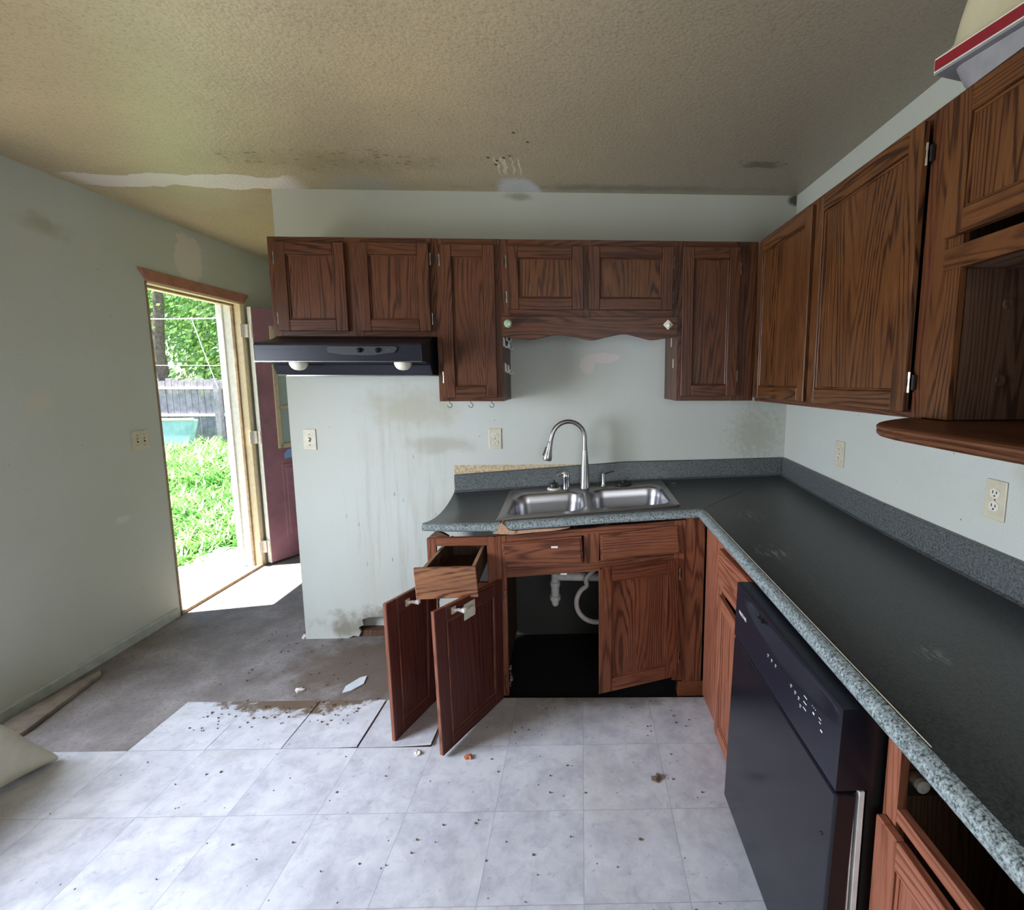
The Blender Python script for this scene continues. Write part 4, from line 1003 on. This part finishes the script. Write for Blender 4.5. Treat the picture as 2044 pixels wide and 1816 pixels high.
# plumbing
pl = thing('drain_pipe', 'white plastic drain pipe hanging under the sink inside the cabinet', 'pipe')
mb = MB()
mb.tube([(-.165, -.36, .70), (-.165, -.36, .56)], .021, 14); mb.tube([(-.129, -.345, .50), (-.129, -.345, .40)], .020, 16)
mb.tube([(-.129, -.345, .475), (.245, -.345, .462)], .021, 16); mb.tube([(.245, -.345, .462), (.245, -.345, .70)], .021, 14); mb.tube([(-.165, -.36, .56), (-.129, -.345, .50)], .021, 14)
mb.build('pipe_run', 'pvc', pl, smooth=True)
for za, zb, r in ((.447, .425, .026), (.372, .350, .028)):
    mb = MB(); mb.tube([(-.129, -.345, za), (-.129, -.345, zb)], r, 10); mb.build('slip_nut', 'pvc', pl)
mb = MB(); mb.tube([(-.129, -.345, .42), (-.129, -.345, .345), (-.129, -.345, .325), (-.129, -.345, .316)], [.022, .020, .018, .010], 16); mb.build('tail_piece', 'pvc', pl, smooth=True)
mb = MB(); pts = []
for k in range(0, 11):
    a = R(120 + k * 16); pts.append((.085 + .105 * math.cos(a), -.40, .355 + .105 * math.sin(a)))
mb.tube(cr([(.08, -.38, .53), (.03, -.39, .48)] + pts, 3), .0125, 12)
tag(mb.build('drain_hose', 'hose_plastic', None, smooth=True), 'pale flexible hose looping beside the white pipe in the sink cabinet', 'hose')
mb = MB(); pts = [(-.03, -.2, .60)] + [(.015 + .045 * math.cos(R(180 + k * 18)), -.2, .44 + .055 * math.sin(R(180 + k * 18))) for k in range(11)] + [(.06, -.2, .60)]
mb.tube(cr(pts, 3), .006, 10); tag(mb.build('supply_line', 'black_rubber', None, smooth=True), 'thin black supply line looping behind the drain hose', 'hose')

# ------------------------------------------------------------------ wall plates
def plate(label, name, cat, Tf, w, h, kind):
    t = thing(name, label, cat)
    mb = MB(Tf); mb.box(-w / 2, w / 2, -.005, 0, -h / 2, h / 2); mb.build('cover_plate', 'ivory', t, bevel=.002, seg=2)
    if kind == 'outlet':
        for dz in (-.0195, .0195):
            mb = MB(Tf); pts = [(.0165 * math.cos(R(a)), dz + .0145 * math.sin(R(a)) * 1.0) for a in range(0, 360, 20)]
            mb.prism([(max(-.0165, min(.0165, x * 1.1)), z) for x, z in pts], -.0075, -.004, 'y'); mb.build('socket', 'ivory_bright', t)
            mb = MB(Tf); mb.box(-.0075, -.0050, -.0085, -.0074, dz - .001, dz + .008); mb.box(.0050, .0075, -.0085, -.0074, dz - .001, dz + .007); mb.lathe([(.0028, 0), (.0026, .001), (0, .0011)], (0, -.0074, dz - .0075), (0, -1, 0), 10)
            mb.build('slot', 'dark_slot', t)
        mb = MB(Tf); mb.lathe([(.003, 0), (0, .0012)], (0, -.005, 0), (0, -1, 0), 8); mb.build('screw', 'dark_slot', t)
    else:
        for dx_ in ((0,) if kind == 'switch' else (-.023, .023)):
            mb = MB(Tf); mb.box(dx_ - .005, dx_ + .005, -.006, -.004, -.012, .012); mb.build('slot', 'dark_slot', t)
            mb = MB(Tf); mb.prism([(-.008, -.005), (.008, -.005), (.009, -.014), (.003, -.016)], dx_ - .0045, dx_ + .0045, 'x') if False else mb.box(dx_ - .0045, dx_ + .0045, -.016, -.005, -.002, .008); mb.build('toggle', 'ivory_bright', t)
            for dz in (-.030, .030):
                mb = MB(Tf); mb.lathe([(.003, 0), (0, .0012)], (dx_, -.005, dz), (0, -1, 0), 8); mb.build('screw', 'dark_slot', t)
    return t
plate('ivory wall outlet left of the faucet on the back wall', 'wall_outlet', 'outlet', lambda p: V((-.4725 + p.x, -.0005 + p.y, 1.150 + p.z)), .071, .117, 'outlet')
plate('single ivory light switch on the pale wall under the range hood', 'light_switch', 'switch', lambda p: V((-1.4995 + p.x, -.0005 + p.y, 1.150 + p.z)), .070, .116, 'switch')
plate('double ivory light switch on the left wall beside the open doorway', 'light_switch', 'switch', lambda p: V((XW + .0005 - p.y, .187 + p.x, 1.130 + p.z)), .118, .115, 'double')
plate('ivory wall outlet on the right wall, the one nearer the corner', 'wall_outlet', 'outlet', lambda p: V((XR - .0005 + p.y, -.583 - p.x, 1.140 + p.z)), .073, .118, 'outlet')
plate('ivory wall outlet on the right wall, the one nearer the camera', 'wall_outlet', 'outlet', lambda p: V((XR - .0005 + p.y, -1.412 - p.x, 1.130 + p.z)), .069, .117, 'outlet')

# ------------------------------------------------------------------ loose things
# cream bin with a red rim on top of the right-hand cabinets
bx = thing('storage_bin', 'cream plastic bin with a red striped rim lying on top of the right wall cabinets', 'bin')
A = V((.882, -1.44)); B = V((1.005, -1.92)); du = (B - A).normalized(); dn = V((-du.y, du.x)); dn = dn if dn.x > 0 else -dn
def BX(p): q = A + du * p.x + dn * p.y; return V((q.x, q.y, p.z))
Lb, Wb = .50, .26
mb = MB(BX)
def rr3(i, z): return [(x, y, z) for x, y in rrect(i, Lb - i, Wb - i * .4, i * .7, .03, 4)]
mb.loft([rr3(.010, 2.284), rr3(.022, 2.30), rr3(.030, 2.35), rr3(.040, 2.40), rr3(.07, 2.435), rr3(.11, 2.45)], True, True); mb.build('bin_body', 'cream_plastic', bx, smooth=True)
mb = MB(BX); mb.box(0, Lb, 0, Wb, 2.243, 2.283, fm={(2, 0): 1}); mb.build('bin_rim', ['cream_rim', 'shaded_plastic'], bx, bevel=.004)  # underside face coloured grey as painted shade
mb = MB(BX); mb.box(.006, Lb - .006, -.002, 0, 2.250, 2.275); mb.build('rim_stripe', 'red_rim', bx, label='red stripe along the rim')
mb = MB(BX); mb.loft([rr3(.03, 2.242), rr3(.045, 2.20), rr3(.075, 2.150)], True, True); mb.build('bin_base', 'shaded_plastic', bx, smooth=True)

# off-white slab at the left edge
sl = []
mb = MB()
rings = []
for k, (y, top) in enumerate(((-.945, .028), (-.955, .055), (-.985, .105), (-1.03, .19), (-1.09, .30), (-1.20, .44), (-1.45, .58), (-1.8, .60))):
    fx = -2.032 - .004 * k
    rings.append([(fx, y, .001), (fx - .004, y, top * .7), (fx - .016, y, top * .93), (fx - .045, y, top), (fx - .17, y, top * .97), (fx - .20, y, top * .8), (fx - .20, y, .001)])
mb.loft(rings, True, True)
o = mb.build('slumped_cushion', 'off_white_pad', None, smooth=True); tag(o, 'dirty off-white padded slab slumped on the floor at the left edge', 'cushion')
sm = o.modifiers.new('sub', 'SUBSURF'); sm.levels = 2; sm.render_levels = 2

# loose wooden strip by the left wall
mb = MB()
mb.prism([(-2.49, -.30), (-2.455, -.335), (-2.385, -.74), (-2.395, -.83), (-2.50, -.83), (-2.535, -.66)], ZS + .001, ZS + .022, 'z'); tag(mb.build('floor_plank', 'dusty_wood', None, bevel=.003), 'loose dusty wooden strip lying on the bare floor by the left wall', 'plank')
# loose tiles on the torn row
def loose(pts, label, curl, z=.0006, grp=None):
    mb = MB(); n = 8
    c = sum((V((*p, 0)) for p in pts), V((0, 0, 0))) / len(pts)
    p00, p10, p11, p01 = [V((*p, 0)) for p in pts]
    top = []; bot = []
    for j in range(n + 1):
        for i in range(n + 1):
            s, t_ = i / n, j / n; q = (p00 * (1 - s) + p10 * s) * (1 - t_) + (p01 * (1 - s) + p11 * s) * t_
            h = z + curl * ((1 - t_) ** 2 * .3 + (s ** 3) * .5 * (1 - t_)); wob = .0
            top.append(mb.av((q.x, q.y, h + .004))); bot.append(mb.av((q.x, q.y, h)))
    for j in range(n):
        for i in range(n):
            a = j * (n + 1) + i; q = (a, a + 1, a + n + 2, a + n + 1)
            mb.af([top[k] for k in q]); mb.af([bot[k] for k in q[::-1]])
    rim = [i for i in range(n + 1)] + [j * (n + 1) + n for j in range(1, n + 1)] + [n * (n + 1) + i for i in range(n - 1, -1, -1)] + [j * (n + 1) for j in range(n - 1, 0, -1)]
    for a, b in zip(rim, rim[1:] + rim[:1]): mb.af([top[a], top[b], bot[b], bot[a]])
    o = mb.build('floor_tile', 'vinyl_loose', None); tag(o, label, 'floor tile', grp); return o
def g2(i, j):
    x, y = i * T, j * T; c_, s_ = math.cos(TH), math.sin(TH); return (x * c_ - y * s_, x * s_ + y * c_ - .9334)
def lt(i0, i1, a=.004, b=.004, j0=.004, j1=.985): return [g2(i0 + a, j0), g2(i1 - b, j0), g2(i1 - b * 1.6, j1), g2(i0 + a * 1.6, j1)]
SZ = -.0285
loose(lt(-6, -5, 0, .001), 'vinyl tile at the far left corner of the torn floor row', .003, SZ + .024)
loose(lt(-5, -4, .001, .006), 'dirty vinyl tile second from the left in the torn floor row', .004, SZ + .024)
loose(lt(-4, -3, .006, .008), 'lifting vinyl tile third from the left in the torn floor row', .010, SZ + .024)
loose(lt(-3, -2.02, .012, .008), 'cracked vinyl tile under the open cabinet doors', .016, SZ + .024)
mb = MB(); mb.prism([tl(-6, .0), tl(-2.02, .0), tl(-2.02, .96), tl(-5.97, .97)], -.029, -.0045, 'z')
o = mb.build('underlayment', 'crumb', None); o.location = (0, -.9334, 0); o.rotation_euler = (0, 0, TH); tag(o, 'dark brown underlay showing in the gaps of the torn tile row', 'underlay')

# small debris
mb = MB(); mb.prism([(-1.158, -.522), (-1.12, -.50), (-1.085, -.45), (-1.095, -.385), (-1.125, -.40), (-1.165, -.47)], ZS + .001, ZS + .006, 'z'); tag(mb.build('glass_shard', 'glass_shard', None), 'jagged piece of clear broken glass on the bare floor', 'glass')
def scrap(c, s, mat, label, z=ZS, seed=1, cat='scrap', name='paper_scrap'):
    rnd = random.Random(seed); mb = MB(); n = 9
    pts = [(c[0] + s * rnd.uniform(.35, 1) * math.cos(2 * math.pi * k / n), c[1] + s * rnd.uniform(.35, 1) * math.sin(2 * math.pi * k / n)) for k in range(n)]
    top = [mb.av((x, y, z + rnd.uniform(.003, .014))) for x, y in pts]; bt = [mb.av((x, y, z + .0008)) for x, y in pts]; cc = mb.av((c[0], c[1], z + .012)); cb = mb.av((c[0], c[1], z + .0008))
    for k in range(n):
        j = (k + 1) % n; mb.af([top[k], top[j], cc]); mb.af([bt[j], bt[k], cb]); mb.af([bt[k], bt[j], top[j], top[k]])
    return tag(mb.build(name, mat, None), label, cat)
scrap((-1.38, -.485), .028, 'scrap', 'crumpled white paper scrap on the bare floor left of the glass', seed=2)
scrap((-.452, -.985), .020, 'orange_chip', 'small orange-brown chip on the tiles in front of the open doors', 0, 3, 'chip', 'brick_chip')
scrap((-.66, -.955), .018, 'scrap', 'small white scrap on the tiles left of the open cabinet door', 0, 4)
scrap((.27, -1.12), .022, 'crumb', 'torn brown scrap on the tiles in front of the sink cabinet', 0, 5)
scrap((-1.62, .02), .03, 'scrap', 'pale flake on the floor by the wall end', ZS, 6)
mb = MB(); rnd = random.Random(4)
def bits(n, xr, yr, z, s0, s1, excl=None):
    for _ in range(n):
        x, y = rnd.uniform(*xr), rnd.uniform(*yr); s = rnd.uniform(s0, s1); a = rnd.random() * 3
        pts = [(x + s * rnd.uniform(.4, 1) * math.cos(a + k * 1.57), y + s * rnd.uniform(.3, .9) * math.sin(a + k * 1.57)) for k in range(4)]
        mb.prism(pts, z + .0005, z + rnd.uniform(.002, .005), 'z')
bits(80, (-1.9, .45), (-1.95, -.95), 0, .002, .0065); bits(60, (-1.7, -1.0), (-.80, -.62), 0, .003, .008)
bits(60, (-1.9, -.95), (-.58, .3), ZS, .003, .009); bits(24, (-.3, .5), (-.9, -.66), 0, .002, .006)
tag(mb.build('floor_debris', 'crumb', None, kind='stuff'), 'dark crumbs of dirt and debris scattered over the floor', 'debris')

# ------------------------------------------------------------------ outdoors
ZG = -.25
mb = MB(); mb.box(-40, XW - .13, -12, 30, ZG - .3, ZG); struct(mb.build('ground', 'soil'))
mb = MB(); mb.box(XW - .75, XW - .135, -.2, 1.75, ZG, -.06); tag(mb.build('door_step', 'concrete', None, bevel=.01), 'sunlit pale concrete step outside the doorway', 'step')
mb = MB(); mb.box(XW - .52, XW - .235, .02, .44, -.0595, -.052)
for k in range(14): mb.box(XW - .515 + k * .02, XW - .507 + k * .02, .03, .43, -.052, -.048)
tag(mb.build('door_mat', 'rubber_mat', None), 'dark ribbed rubber mat on the step outside the doorway', 'mat')
rnd = random.Random(11)
def blades(mb, n, ymin, ymax, hmin, hmax, wmin, wmax):
    for _ in range(n):
        d = rnd.uniform(ymin, ymax) + 2.747   # distance from camera in y
        s = rnd.uniform(-.97, -.68); x = CAM.x + (s + .0376) * d; y = d - 2.747
        if x > XW - .72: 
            if y > -.2 and y < 1.75: continue
            if x > XW - .2: continue
        h = rnd.uniform(hmin, hmax); w_ = rnd.uniform(wmin, wmax); a = rnd.random() * 6.283; l = rnd.uniform(.2, .9) * h
        dx_, dy_ = math.cos(a), math.sin(a); px, py = -dy_ * w_, dx_ * w_; z = ZG
        p = [(x - px, y - py, z), (x + px, y + py, z), (x + px * 1.3 + dx_ * l * .3, y + py * 1.3 + dy_ * l * .3, z + h * .6), (x - px * 1.3 + dx_ * l * .3, y - py * 1.3 + dy_ * l * .3, z + h * .6), (x + dx_ * l, y + dy_ * l, z + h * rnd.uniform(.7, 1))]
        I = [mb.av(q) for q in p]; mb.af([I[0], I[1], I[2], I[3]]); mb.af([I[3], I[2], I[4]])
mb = MB(); blades(mb, 9000, .6, 4.5, .10, .34, .006, .016); blades(mb, 7000, 4.5, 9.3, .15, .5, .01, .025)
tag(mb.build('grass', 'grass_leaf', None, fix=False, kind='stuff'), 'bright overgrown weeds and grass in the sunny yard', 'grass')
# fence
FY = 9.3
fn = thing('picket_fence', 'weathered grey wooden privacy fence across the back of the yard', 'fence')
xw = .148; k = 0
x = -12.4
while x < -7.2:
    mb = MB(); h = 1.50 + rnd.uniform(-.02, .05); y = FY + rnd.uniform(-.006, .006)
    mb.prism([(x, ZG), (x + xw - .012, ZG), (x + xw - .012, h - .03), (x + xw - .04, h), (x + .03, h), (x, h - .03)], y, y + .018, 'y'); mb.build('picket', 'fence_wood', fn); x += xw
for z in (1.31, .66, -.05):
    mb = MB(); mb.box(-12.5, -7.1, FY - .05, FY - .007, z - .03, z + .03); mb.build('rail', 'fence_rail', fn)
mb = MB(); mb.box(-8.52, -8.40, FY - .17, FY - .051, ZG, 1.42); mb.build('post', 'fence_wood', fn)
# above-ground pool in front of the fence
pool = thing('paddling_pool', 'faded blue panelled pool wall standing in front of the fence', 'pool')
mb = MB(); pts = []
mb.prism([(-13.0, ZG), (-8.86, ZG), (-8.62, .60), (-13.0, .56)], 8.55, 8.75, 'y'); mb.build('pool_wall', 'pool_blue', pool, bevel=.02)
mb = MB(); mb.tube([(-13, 8.56, .56), (-8.60, 8.56, .61)], .035, 8); mb.build('pool_rim', 'fence_rail', pool, smooth=True)
# trees
def foliage(mb, n, xr, yr, zr_, s0, s1, seed):
    rn = random.Random(seed); cl = [(rn.uniform(*xr), rn.uniform(*yr), rn.uniform(*zr_)) for _ in range(40)]
    for _ in range(n):
        c = rn.choice(cl); x, y, z = c[0] + rn.gauss(0, .35), c[1] + rn.gauss(0, .35), c[2] + rn.gauss(0, .3)
        s = rn.uniform(s0, s1); a = V((rn.gauss(0, 1), rn.gauss(0, 1), rn.gauss(0, .5))).normalized(); b = a.orthogonal().normalized(); b = (b + V((0, 0, rn.uniform(-.6, .2)))).normalized(); c_ = a.cross(b).normalized()
        o_ = V((x, y, z)); P = [o_ - b * s, o_ + c_ * s * .42 - b * .1 * s, o_ + b * s, o_ - c_ * s * .42 - b * .1 * s]
        I = [mb.av(q) for q in P]; mb.af(I)
def tree(label, n, xr, yr, zr_, mat, seed, trunk=None, s=(.05, .10)):
    t = thing('leafy_tree', label, 'tree')
    mb = MB(); foliage(mb, n, xr, yr, zr_, s[0], s[1], seed); mb.build('crown', mat, t, fix=False)
    (tx, ty, r) = trunk
    mb = MB(); mb.tube([(tx, ty, ZG - .05), (tx + .05, ty, 1), (tx - .05, ty, 2.2), (tx + .04, ty + .05, 3.4), (tx, ty, zr_[1])], [r * 1.2, r, r * .9, r * .75, r * .4], 10); mb.build('trunk', 'bark', t, smooth=True)
tree('bright green tree with a dark trunk at the left of the doorway view', 5200, (-12.2, -10.4), (9.9, 11.2), (1.6, 5.6), 'tree_leaf', 21, (-10.02, 9.62, .14))
tree('bright leafy tree in the middle of the doorway view beyond the fence', 5200, (-9.8, -8.9), (10.0, 11.4), (1.3, 5.2), 'tree_leaf', 22, (-9.3, 11.0, .12))
tree('darker tree at the right of the doorway view beyond the fence', 5200, (-8.3, -7.0), (10.0, 11.6), (1.0, 4.8), 'tree_leaf_dark', 23, (-8.3, 11.2, .12))
tree('dark green background tree filling the gaps furthest behind the fence', 6000, (-14, -8), (13.0, 14), (.8, 6.6), 'tree_leaf_dark', 24, (-11.5, 13.2, .15), s=(.09, .17))
# wires
for i, (a, b, r, lb_) in enumerate((((-13, 9.0, 3.02), (-7, 9.0, 2.95), .013, 'thick pale cable crossing high in front of the trees'),
                       ((-13, 9.0, 2.02), (-7, 9.0, 1.86), .007, 'thin pale cable crossing lower in front of the trees'),
                       ((-8.75, 9.0, 2.9), (-8.30, 9.0, 1.30), .009, 'slanting pale cable running down to the fence'))):
    mb = MB(); a, b = V(a), V(b); mb.tube([a + (b - a) * k / 8 + V((0, 0, -.10 * math.sin(math.pi * k / 8))) * (1 if i < 2 else .3) for k in range(9)], r, 6)
    tag(mb.build('overhead_cable', 'wire', None), lb_, 'cable')
